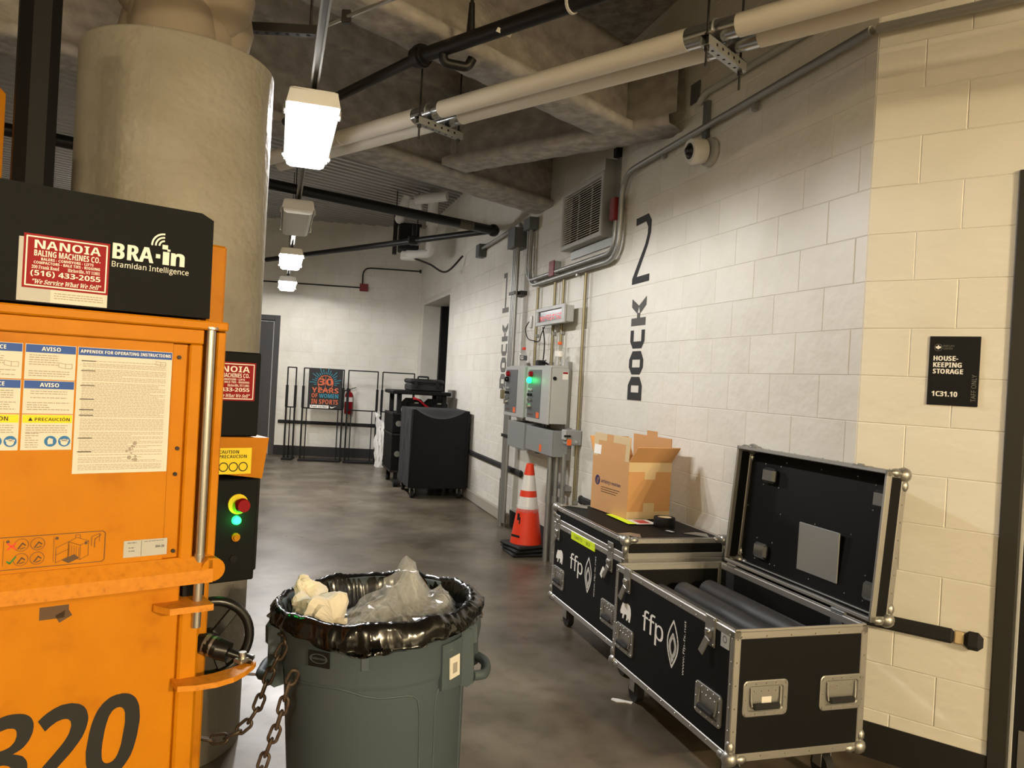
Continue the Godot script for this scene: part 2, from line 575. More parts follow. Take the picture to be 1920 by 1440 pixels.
func block_wall(wall: Node3D, fr: Transform3D, s0: float, s1: float, pitch: float, even: float, odd: float, holes: Array, top := 4.2):
	var list := []
	var row := 0
	while row * COURSE < top - 0.01:
		var y0 := row * COURSE
		var y1: float = minf(y0 + COURSE, top)
		var off := even if row % 2 == 0 else odd
		var k := floori((s0 - off) / pitch)
		while off + k * pitch < s1:
			var spans := [[maxf(off + k * pitch, s0), minf(off + (k + 1) * pitch, s1)]]
			for hl in holes:
				if y0 + 0.1 < hl[3] and y0 + 0.1 > hl[2]:
					var ns := []
					for sp in spans:
						if sp[0] < hl[0]: ns.append([sp[0], minf(sp[1], hl[0])])
						if sp[1] > hl[1]: ns.append([maxf(sp[0], hl[1]), sp[1]])
					spans = ns
			for sp in spans:
				if sp[1] - sp[0] > 0.015:
					var c := fr * Vector3((sp[0] + sp[1]) / 2, (y0 + y1) / 2, 0)
					var v := on_screen(c)
					list.append([(v.x if v.y < 1.12 else v.x * 0.001), sp[0], sp[1], y0, y1])
			k += 1
		row += 1
	list.sort_custom(func(a, b): return a[0] > b[0])
	var cache := {}
	var rest := MB.new()
	var rng := RandomNumberGenerator.new()
	rng.seed = 77
	for i in list.size():
		var e = list[i]
		var w: float = e[2] - e[1]
		var hh: float = e[4] - e[3]
		if i < 300 and e[0] > 0.01:
			var key := "%.3f %.3f" % [w, hh]
			if not cache.has(key): cache[key] = block_mesh(w, hh)
			put(wall, "block", cache[key], M["block%d" % rng.randi_range(0, 2)], at(e[1], e[3], rng.randf_range(-0.0006, 0.0006)))
		else:
			var keep := rest.xf
			rest.xf = at(e[1], e[3], 0)
			var c := 0.0038
			var o := [Vector3(0, 0, -0.003), Vector3(w, 0, -0.003), Vector3(w, hh, -0.003), Vector3(0, hh, -0.003)]
			var q := [Vector3(c, c, 0), Vector3(w - c, c, 0), Vector3(w - c, hh - c, 0), Vector3(c, hh - c, 0)]
			rest.quad(q[0], q[1], q[2], q[3])
			for j in 4:
				var l := (j + 1) % 4
				rest.quad(o[j], o[l], q[l], q[j])
			rest.xf = keep
	if rest.n:
		var o := add(wall, "more_blocks", rest, M.block0)
		o.set_meta("kind", "stuff")

func structure(called: String, label: String, category: String, xf: Transform3D) -> Node3D:
	return thing(called, label, category, xf, "", "structure")

func shell():
	var f := MB.new()
	f.bx(-10.5, 14.5, -0.2, 0.0, -15.5, 7.2)
	solo("floor", "mottled grey polished concrete floor of the corridor", "floor", Transform3D(), f, M.floor, "", "structure")
	# corrugated deck
	var c := thing("ceiling", "dark corrugated steel deck ceiling above the pipes and girders", "ceiling", Transform3D(Basis(Vector3.UP, deg_to_rad(43)), Vector3(1, 4.15, -4)), "", "structure")
	var dk := MB.new()
	var z := -14.0
	while z < 14.0:
		var pr := [Vector2(0, 0), Vector2(0.055, 0), Vector2(0.07, 0.05), Vector2(0.135, 0.05), Vector2(0.15, 0)]
		for i in 4:
			dk.quad_o(Vector3(-16, pr[i].y, z + pr[i].x), Vector3(16, pr[i].y, z + pr[i].x), Vector3(16, pr[i + 1].y, z + pr[i + 1].x), Vector3(-16, pr[i + 1].y, z + pr[i + 1].x), Vector3.DOWN)
		z += 0.15
	add(c, "deck", dk, M.deck)
	var fp := MB.new()
	fp.bx(-1.3, 5.0, -0.04, 0.02, -2.6, 3.6)
	add(c, "sprayed_soffit", fp, M.spray)
	var sl := MB.new()
	sl.bx(-16, 16, 0.06, 0.25, -14, 14)
	add(c, "slab", sl, M.curb)
	# wall with the DOCK 2 lettering
	var w := structure("wall_right", "white painted block wall carrying the black DOCK 2 lettering", "wall", DOCK)
	var b := MB.new()
	b.bx(-4.3, 0, 0, 4.2, -0.2, -0.0045)
	add(w, "wall_core", b, M.wall_plain)
	block_wall(w, DOCK, -4.3, 0.0, 0.378, -0.074, -0.263, [])
	lettering(w, -2.3, true)
	var bb := MB.new()
	bb.bx(-4.3, 0.0, 0, 0.2, 0.001, 0.007)
	add(w, "cove_base", bb, M.black_base)
	w = structure("wall_right_far", "white painted block wall beyond the conduits with DOCK 1 lettering and a roll-up door", "wall", DOCK)
	b = MB.new()
	b.bx(-8.48, -4.3, 0, 4.2, -0.2, -0.0045)
	b.bx(-11.2, -10.68, 0, 4.2, -0.2, -0.0045)
	b.bx(-10.68, -8.48, 2.8, 4.2, -0.2, -0.0045)
	add(w, "wall_core", b, M.wall_plain)
	block_wall(w, DOCK, -11.15, -4.3, 0.378, -0.074, -0.263, [[-10.68, -8.48, 0.0, 2.82]])
	lettering(w, -5.62, false)
	bb = MB.new()
	bb.bx(-4.96, -4.3, 0, 0.17, 0.001, 0.007)
	add(w, "cove_base", bb, M.black_base)
	bb = MB.new()
	bb.bx(-8.45, -5.0, 0, 0.13, 0.001, 0.035, 0.01)
	add(w, "concrete_curb", bb, M.curb)
	# wall with the storage sign, running on behind the door
	w = structure("wall_right_near", "block wall lit cream with the black storage sign and the dark door", "wall", YEL)
	b = MB.new()
	b.bx(0, 0.56, 0, 4.2, -0.2, -0.0045)
	b.bx(1.62, 13.0, 0, 4.2, -0.2, -0.0045)
	b.bx(0.56, 1.62, 2.45, 4.2, -0.2, -0.0045)
	add(w, "wall_core", b, M.wall_plain)
	block_wall(w, YEL, 0.0, 5.0, 0.38, 0.19, 0.355, [[0.56, 1.62, 0.0, 2.44]])
	bb = MB.new()
	bb.bx(0.0, 0.545, 0, 0.15, 0.001, 0.007)
	add(w, "cove_base", bb, M.black_base)
	# far wall
	w = structure("wall_back", "white painted block wall at the far end behind the display frames", "wall", FAR)
	b = MB.new()
	b.bx(-5.75, -2.1, 2.45, 4.2, -0.2, -0.0045)
	b.bx(-4.6, -2.1, 0, 2.45, -0.2, -0.0045)
	b.bx(-9.5, -5.75, 0, 4.2, -0.2, -0.0045)
	add(w, "wall_core", b, M.wall_plain)
	block_wall(w, FAR, -7.0, -2.15, 0.405, -2.605, -2.808, [[-5.75, -4.6, 0.0, 2.44]])
	bb = MB.new()
	bb.bx(-4.6, -2.2, 0, 0.17, 0.001, 0.007)
	add(w, "cove_base", bb, M.black_base)
	# unseen sides that close the room
	var o := MB.new()
	o.bx(-10.5, -10.2, 0, 4.2, -14.5, 7.2)
	solo("wall_left", "plain pale wall closing the left side of the room", "wall", Transform3D(), o, M.wall_plain, "", "structure")
	o = MB.new()
	o.bx(-10.5, 14.0, 0, 4.2, 6.5, 6.8)
	solo("wall_front", "plain pale wall closing the room behind the viewer", "wall", Transform3D(), o, M.wall_plain, "", "structure")
	doors()

func lettering(w: Node3D, x: float, two: bool):
	# DOCK turned to read upwards, the numeral upright above it
	var k := x
	var z := 0.0025
	var W := 0.22
	var p := func(poly: Array, called: String, m: Material):
		var mb := MB.new()
		for q in poly:
			var pv := PackedVector2Array()
			for e in q: pv.append(Vector2(k + e[0] * W, e[1]))
			mb.prism(pv, 0.001, z, false)
		add(w, called, mb, m)
	var dark: Material = M.stencil if two else M.stencil_grey
	var y := 1.43
	# D: flat side down
	p.call([[[0, y], [1, y], [1, y + .055], [0, y + .055]], [[0, y + .055], [.22, y + .055], [.22, y + .105], [0, y + .105]], [[.78, y + .055], [1, y + .055], [1, y + .105], [.78, y + .105]], [[0, y + .105], [1, y + .105], [.8, y + .165], [.22, y + .165]]], "letter", dark)
	y = 1.612
	p.call([[[.22, y], [.8, y], [1, y + .05], [0, y + .05]], [[0, y + .05], [.22, y + .05], [.22, y + .105], [0, y + .105]], [[.78, y + .05], [1, y + .05], [1, y + .105], [.78, y + .105]], [[0, y + .105], [1, y + .105], [.8, y + .165], [.22, y + .165]]], "letter", dark)
	y = 1.796
	p.call([[[.2, y], [.82, y], [1, y + .05], [0, y + .05]], [[0, y + .05], [.22, y + .05], [.22, y + .13], [0, y + .13]], [[.78, y + .05], [1, y + .05], [1, y + .13], [.78, y + .13]]], "letter", dark)
	y = 1.958
	var worn: Material = M.stencil_worn if two else M.stencil_grey
	p.call([[[0, y], [1, y], [1, y + .055], [0, y + .055]], [[.4, y + .055], [.6, y + .055], [.6, y + .09], [.4, y + .09]], [[.4, y + .085], [.5, y + .14], [0, y + .195], [0, y + .135]], [[.6, y + .085], [1, y + .14], [1, y + .2], [.5, y + .14]]], "letter", worn)
	if two:
		k = -2.32
		var V := func(a, b): return Vector2(a, b)
		var n := MB.new()
		n.prism(PackedVector2Array([V.call(-2.325, 2.258), V.call(-2.06, 2.262), V.call(-2.06, 2.312), V.call(-2.255, 2.308), V.call(-2.105, 2.52), V.call(-2.07, 2.6), V.call(-2.07, 2.685), V.call(-2.118, 2.738), V.call(-2.305, 2.732), V.call(-2.305, 2.68), V.call(-2.15, 2.688), V.call(-2.115, 2.645), V.call(-2.115, 2.6), V.call(-2.145, 2.53), V.call(-2.325, 2.3)]), 0.001, z, false)
		add(w, "numeral", n, M.stencil)
	else:
		var n := MB.new()
		n.bx(-5.66, -5.42, 2.28, 2.335, 0.001, z)
		n.bx(-5.575, -5.53, 2.335, 2.73, 0.001, z)
		n.bx(-5.66, -5.575, 2.675, 2.73, 0.001, z)
		add(w, "numeral", n, M.stencil_grey)

func doors():
	# dark door right of the storage sign
	var d := structure("door_1", "dark painted steel door and frame beside the storage sign", "door", YEL * at(0.56, 0, 0))
	var m := MB.new()
	m.bx(-0.015, 0.05, 0, 2.45, -0.12, 0.012, 0.003)
	m.bx(1.01, 1.075, 0, 2.45, -0.12, 0.012, 0.003)
	m.bx(0.05, 1.01, 2.385, 2.45, -0.12, 0.012, 0.003)
	add(d, "door_frame", m, M.frame_dark)
	m = MB.new()
	m.bx(0.055, 1.005, 0.01, 2.38, -0.11, -0.065, 0.002)
	add(d, "door_leaf", m, M.black)
	m = MB.new()
	m.bx(0.05, 0.062, 0, 2.385, -0.062, -0.045, 0.002)
	add(d, "seal", m, M.grey_light)
	m = MB.new()
	m.bx(0.08, 0.98, 0.03, 0.26, -0.064, -0.062)
	add(d, "kick_plate", m, M.zinc)
	m = MB.new()
	m.cyl(Vector3(0.93, 1.0, -0.06), Vector3(0.93, 1.0, 0.0), 0.012)
	m.box(Vector3(0.87, 1.0, 0.0), Vector3(0.13, 0.022, 0.016), 0.005)
	add(d, "handle", m, M.steel)
	# far door
	d = structure("door_2", "dark grey steel door in a dark frame at the far end", "door", FAR * at(-4.6, 0, 0))
	m = MB.new()
	m.bx(-0.09, 0.0, 0, 2.45, -0.1, 0.03, 0.004)
	m.bx(-1.15, -1.06, 0, 2.45, -0.1, 0.03, 0.004)
	m.bx(-1.06, -0.09, 2.36, 2.45, -0.1, 0.03, 0.004)
	add(d, "door_frame", m, M.door_dark)
	m = MB.new()
	m.bx(-1.04, -0.12, 0.01, 2.33, -0.08, -0.035, 0.003)
	add(d, "door_leaf", m, M.door_dark)
	m = MB.new()
	m.bx(-0.115, -0.1, 0, 2.345, -0.04, -0.02)
	m.bx(-1.06, -0.1, 2.335, 2.35, -0.04, -0.02)
	add(d, "seal", m, M.grey_light)
	# roll-up dock door in the side wall
	d = structure("door_3", "grey slatted roll-up dock door set deep in a dark steel frame", "door", DOCK * at(-10.68, 0, 0))
	m = MB.new()
	m.bx(0.0, 0.04, 0, 2.8, -0.45, 0.0)
	m.bx(0.04, 2.2, 2.76, 2.8, -0.45, 0.0)
	m.bx(2.16, 2.2, 0, 2.76, -0.45, 0.0)
	add(d, "jamb", m, M.block1)
	m = MB.new()
	m.bx(0.04, 0.16, 0, 2.76, -0.45, -0.3, 0.004)
	m.bx(2.04, 2.16, 0, 2.76, -0.45, -0.3, 0.004)
	m.bx(0.16, 0.9, 0.0, 2.76, -0.42, -0.4)
	add(d, "track", m, M.black)
	for i in 27:
		var s := MB.new()
		s.bx(0.9, 2.04, i * 0.1 + 0.02, i * 0.1 + 0.112, -0.42, -0.395, 0.01)
		add(d, "slat", s, M.grey_paint)
	m = MB.new()
	m.bx(0.9, 2.04, 1.42, 1.47, -0.395, -0.37, 0.006)
	add(d, "lift_bar", m, M.white)
	m = MB.new()
	m.bx(0.0, 2.2, 0, 2.8, -0.6, -0.46)
	add(d, "backing", m, M.black)

# ---------------------------------------------------------------- overhead structure
func sprayed(called: String, label: String, p0: Vector3, p1: Vector3, prof: Array, sd: int, jit := 0.005):
	# a steel member under sprayed fireproofing: profile (across, up) swept with lumps
	var d := p1 - p0
	var L := d.length()
	var x := d / L
	var zc := x.cross(Vector3.UP).normalized()
	var nz := FastNoiseLite.new()
	nz.seed = sd
	nz.frequency = 9.0
	nz.fractal_octaves = 3
	# refine the profile
	var pr := []
	for i in prof.size():
		var a: Vector2 = prof[i]
		var b: Vector2 = prof[(i + 1) % prof.size()]
		var k := maxi(1, int((b - a).length() / 0.06))
		for j in k: pr.append(a.lerp(b, float(j) / k))
	var m := MB.new()
	var steps := maxi(2, int(L / 0.07))
	var rings := []
	for i in steps + 1:
		var c := p0 + d * (float(i) / steps)
		var ring := []
		for q in pr:
			var v: Vector3 = c + zc * q.x + Vector3.UP * q.y
			var o := Vector3(nz.get_noise_3d(v.x, v.y, v.z), nz.get_noise_3d(v.x + 9, v.y, v.z), nz.get_noise_3d(v.x, v.y + 9, v.z))
			ring.append(v + o * jit * 2.0)
		rings.append(ring)
	m.smooth(true)
	for i in steps:
		for k in pr.size():
			var l := (k + 1) % pr.size()
			m.quad(rings[i][k], rings[i][l], rings[i + 1][l], rings[i + 1][k])
	return solo(called, label, "girder", Transform3D(), m, M.spray, "sprayed steel girders", "structure")

func ceiling_beams():
	var dA := Vector3(0.679, 0, -0.734)
	var nA := Vector3(-0.734, 0, -0.679)   # away from the viewer
	# girder A: deep plate girder, bottom 3.19, web to 3.81, top flange
	var a0 := Vector3(-1.242, 0, -5.653) + nA * 0.19
	var prof := [Vector2(-0.19, 3.19), Vector2(0.19, 3.19), Vector2(0.19, 3.25), Vector2(0.12, 3.27), Vector2(0.12, 3.8), Vector2(0.3, 3.81), Vector2(0.3, 4.16), Vector2(-0.3, 4.16), Vector2(-0.3, 3.81), Vector2(-0.15, 3.8), Vector2(-0.15, 3.27), Vector2(-0.19, 3.25)]
	prof.reverse()
	sprayed("ceiling_beam", "deep fireproofed girder crossing the corridor above the conduits, lower edge lit", a0 - dA * 5.5, a0 + dA * 2.45, prof, 4, 0.003)
	var small := [Vector2(-0.14, 3.19), Vector2(0.14, 3.19), Vector2(0.14, 3.245), Vector2(0.05, 3.29), Vector2(0.05, 3.6), Vector2(0.14, 3.64), Vector2(0.14, 3.7), Vector2(-0.14, 3.7), Vector2(-0.14, 3.64), Vector2(-0.05, 3.6), Vector2(-0.05, 3.29), Vector2(-0.14, 3.245)]
	small.reverse()
	sprayed("ceiling_beam", "fireproofed beam running from the deep girder to the wall above the vent", Vector3(-0.56, 0, -6.19), Vector3(0.98, 0, -4.96), small, 5)
	sprayed("ceiling_beam", "fireproofed beam running from the column to the wall beam", Vector3(-1.3, 0, -3.02), Vector3(0.62, 0, -5.14), small, 6)
	sprayed("ceiling_beam", "fireproofed beam overhead above the white pipes near the storage sign", Vector3(-0.2, 0, -2.0), Vector3(1.55, 0, -3.75), [Vector2(-0.14, 3.9), Vector2(-0.14, 3.35), Vector2(0.14, 3.35), Vector2(0.14, 3.9)], 8)
	# lumps of fireproofing round the column head
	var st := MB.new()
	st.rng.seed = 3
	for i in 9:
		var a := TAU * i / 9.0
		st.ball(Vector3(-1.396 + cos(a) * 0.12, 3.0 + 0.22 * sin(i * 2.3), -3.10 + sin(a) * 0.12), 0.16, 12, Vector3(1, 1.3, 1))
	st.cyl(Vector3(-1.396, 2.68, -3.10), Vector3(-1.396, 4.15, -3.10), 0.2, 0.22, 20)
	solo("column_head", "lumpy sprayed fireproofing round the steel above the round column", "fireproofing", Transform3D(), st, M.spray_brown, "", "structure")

func column():
	var m := MB.new(Transform3D(Basis(), Vector3(-1.396, 0, -3.10)))
	m.lathe([Vector2(0, 0), Vector2(0.358, 0), Vector2(0.358, 2.7), Vector2(0.352, 2.71), Vector2(0, 2.71)], 64)
	var c := solo("column", "thick round concrete column painted beige behind the yellow baler", "column", Transform3D(), m, M.column, "", "structure")
	var s := MB.new(Transform3D(Basis(), Vector3(-1.396, 0, -3.10)))
	for a in [0.16, 2.3]:
		s.box(Vector3(sin(a) * 0.3582, 1.355, cos(a) * 0.3582), Vector3(0.005, 2.7, 0.0016), 0.0, Basis(Vector3.UP, a))
	add(c, "formwork_seam", s, M.column)

func arc_pts(c: Vector3, u: Vector3, v: Vector3, r: float, a0: float, a1: float, k := 8) -> Array:
	var o := []
	for i in k + 1:
		var a := a0 + (a1 - a0) * i / k
		o.append(c + u * cos(a) * r + v * sin(a) * r)
	return o

func rounded(pts: Array, r: float, k := 6) -> Array:
	# polyline with its corners turned into arcs
	var o := [pts[0]]
	for i in range(1, pts.size() - 1):
		var p: Vector3 = pts[i]
		var a: Vector3 = (pts[i - 1] - p)
		var b: Vector3 = (pts[i + 1] - p)
		var rr := minf(r, minf(a.length(), b.length()) * 0.49)
		var s := p + a.normalized() * rr
		var e := p + b.normalized() * rr
		for j in k + 1:
			var t := float(j) / k
			o.append(s.lerp(p, t).lerp(p.lerp(e, t), t))
	o.append(pts[-1])
	return o

func pipes():
	# two jacketed pipes on trapeze hangers
	var u := Vector3(0.7461, 0, 0.6658)       # along, towards the viewer's right
	var across := Vector3(0.6658, 0, -0.7461)  # towards the wall
	var p0 := Vector3(-0.552, 3.0, -4.358)
	for k in 2:
		var o := p0 + across * (0.135 * k)
		var t := thing("insulated_pipe", ["white jacketed pipe on trapeze hangers, nearer of the pair", "white jacketed pipe on trapeze hangers, nearer the wall of the pair"][k], "pipe", Transform3D(), "white jacketed pipes")
		var cuts := [-1.75, -0.11 + k * 0.02, 0.11 + k * 0.02, 1.63 + k * 0.03, 1.86 + k * 0.03, 5.0]
		for i in 3:
			var m := MB.new()
			m.cyl(o + u * cuts[i * 2], o + u * cuts[i * 2 + 1], 0.047, -1, 28)
			add(t, "jacket", m, M.jacket)
		for i in 2:
			var m := MB.new()
			m.cyl(o + u * (cuts[i * 2 + 1] - 0.005), o + u * (cuts[i * 2 + 2] + 0.005), 0.0455, -1, 28)
			add(t, "saddle", m, M.foil)
		if k == 0:
			var m := MB.new()
			m.cyl(o + u * -0.82, o + u * -0.812, 0.0485, -1, 24)
			add(t, "jacket_lap", m, M.jacket)
	for i in 2:
		var c: Vector3 = p0 + u * [0.02, 1.765][i] + across * 0.068 + Vector3(0, -0.072, 0)
		var b := Basis(across, Vector3.UP, across.cross(Vector3.UP))
		var t := thing("trapeze_hanger", ["steel trapeze hanger under the white pipes near the light", "perforated steel trapeze hanger under the white pipes near the wall camera"][i], "pipe hanger", Transform3D(b, c))
		var m := MB.new()
		m.bx(-0.17, 0.17, -0.02, 0.02, -0.02, -0.017)
		m.bx(-0.17, 0.17, -0.02, 0.02, 0.017, 0.02)
		m.bx(-0.17, 0.17, -0.02, -0.017, -0.017, 0.017)
		add(t, "strut", m, M.galv)
		m = MB.new()
		for j in 5:
			for s in [-1.0, 1.0]:
				m.cyl(Vector3(-0.1 + j * 0.05, 0, s * 0.0195), Vector3(-0.1 + j * 0.05, 0, s * 0.0207), 0.007, -1, 10)
			m.cyl(Vector3(-0.1 + j * 0.05, -0.0195, 0), Vector3(-0.1 + j * 0.05, -0.0207, 0), 0.007, -1, 10)
		add(t, "slot", m, M.black)
		for s in [-0.15, 0.15]:
			m = MB.new()
			m.cyl(Vector3(s, -0.1, 0), Vector3(s, 1.2, 0), 0.0055, -1, 8)
			add(t, "threaded_rod", m, M.dark_metal)
			m = MB.new()
			m.cyl(Vector3(s, -0.036, 0), Vector3(s, -0.022, 0), 0.012, -1, 6)
			m.cyl(Vector3(s, 0.022, 0), Vector3(s, 0.034, 0), 0.012, -1, 6)
			m.box(Vector3(s, 0.021, 0), Vector3(0.04, 0.004, 0.04))
			add(t, "nut", m, M.dark_metal)
		for s in [-0.068, 0.067]:
			m = MB.new()
			m.tube(arc_pts(Vector3(s, 0.072, 0), Vector3.RIGHT, Vector3.UP, 0.05, -0.3, PI + 0.3, 14), 0.005, 6)
			add(t, "clamp", m, M.galv)
	# black sprinkler main above them
	var q0 := Vector3(-1.081, 3.12, -4.484)
	var q1 := Vector3(-0.544, 3.12, -3.878)
	var q2 := Vector3(0.138, 3.12, -3.288)
	var t := thing("sprinkler_pipe", "black steel sprinkler main with a grooved coupling above the white pipes", "pipe")
	var m := MB.new()
	m.cyl(q0 - (q1 - q0) * 0.9, q1, 0.027, -1, 18)
	add(t, "pipe", m, M.iron)
	m = MB.new()
	m.cyl(q1, q2 + (q2 - q1) * 2.0, 0.036, -1, 18)
	add(t, "pipe", m, M.iron)
	var dq := (q2 - q1).normalized()
	m = MB.new()
	m.cyl(q1 - dq * 0.045, q1 + dq * 0.03, 0.05, -1, 18)
	m.cyl(q1 - dq * 0.015, q1 + dq * 0.01, 0.058, -1, 18)
	add(t, "coupling", m, M.iron)
	m = MB.new()
	var e0 := q1 + dq * 0.16
	m.tube(rounded([e0, e0 + Vector3(0, -0.07, 0), e0 + Vector3(0.12, -0.075, -0.03), e0 + Vector3(0.14, -0.03, -0.03)], 0.05), 0.024, 10)
	add(t, "elbow", m, M.iron)
	m = MB.new()
	var s0 := q1 + dq * 0.34
	m.cyl(s0, s0 + Vector3(0, 0.17, 0), 0.022, 0.014, 10)
	m.cyl(s0 + Vector3(0, 0.17, 0), s0 + Vector3(0, 0.25, 0), 0.008, 0.008, 8)
	add(t, "sprinkler_head", m, M.iron)
	m = MB.new()
	m.box(q1 + dq * 0.53 + Vector3(0.02, -0.024, 0.02), Vector3(0.085, 0.02, 0.002), 0.0, Basis(Vector3.UP, 0.72 + PI / 2 - 1.57) * Basis(Vector3.RIGHT, 0.8))
	add(t, "tag", m, M.paper)
	m = MB.new()
	m.cyl(q1 + dq * 0.93, q1 + dq * 0.942, 0.042, -1, 16)
	add(t, "band", m, M.white_plastic)
	# bright conduit beyond it
	t = thing("steel_conduit", "thin bright steel conduit running above the nearest light", "conduit")
	m = MB.new()
	var c0 := Vector3(-0.934, 3.12, -3.577)
	var c1 := Vector3(-0.616, 3.12, -3.317)
	m.cyl(c0 - (c1 - c0) * 0.5, c1 + (c1 - c0) * 4.0, 0.0105, -1, 10)
	add(t, "tube", m, M.steel)
	m = MB.new()
	m.box(c0.lerp(c1, 0.3), Vector3(0.04, 0.06, 0.03), 0.004)
	add(t, "clamp", m, M.dark_metal)
	# perforated strut bracing column to light row
	t = thing("strut_brace", "short perforated steel strut between the column head and the light row", "strut", Transform3D(Basis(Vector3.UP, 0.0), Vector3(-0.95, 2.985, -3.4)))
	m = MB.new()
	m.bx(-0.42, 0.02, 0.0, 0.04, -0.02, 0.02, 0.002)
	add(t, "channel", m, M.dark_metal)
	m = MB.new()
	for j in 7:
		m.cyl(Vector3(-0.3 + j * 0.045, -0.0003, 0), Vector3(-0.3 + j * 0.045, -0.002, 0), 0.008, -1, 10)
	add(t, "slot", m, M.black)
	m = MB.new()
	m.cyl(Vector3(-0.02, 0.0, 0), Vector3(-0.02, 1.15, 0), 0.006, -1, 8)
	add(t, "hanger_rod", m, M.dark_metal)
	# pair of black pipes at the far end that turn at the wall
	var elbow := Vector3(-0.301, 3.18, -8.59)
	t = thing("sprinkler_pipe", "black steel pipe that turns back at an elbow by the far wall section", "pipe")
	var a := Vector3(-2.294, 3.18, -7.0)
	m = MB.new()
	m.cyl(a - (elbow - a) * 1.0, elbow, 0.05, -1, 16)
	add(t, "pipe", m, M.iron)
	var b2 := Vector3(-3.881, 3.18, -11.906)
	m = MB.new()
	m.cyl(elbow, b2, 0.036, -1, 14)
	add(t, "pipe", m, M.iron)
	m = MB.new()
	m.ball(elbow, 0.07, 14)
	add(t, "elbow", m, M.iron)
	m = MB.new()
	var f := elbow.lerp(b2, 0.28)
	m.cyl(f + Vector3(0, -0.05, 0), f + Vector3(0, 0.2, 0), 0.03, -1, 10)
	m.box(f, Vector3(0.14, 0.1, 0.14), 0.02)
	add(t, "tee", m, M.iron)
	m = MB.new()
	var g := a.lerp(elbow, 0.85)
	m.cyl(g - (elbow - a).normalized() * 0.09, g + (elbow - a).normalized() * 0.09, 0.0515, -1, 14)
	add(t, "tag", m, M.ink_soft)

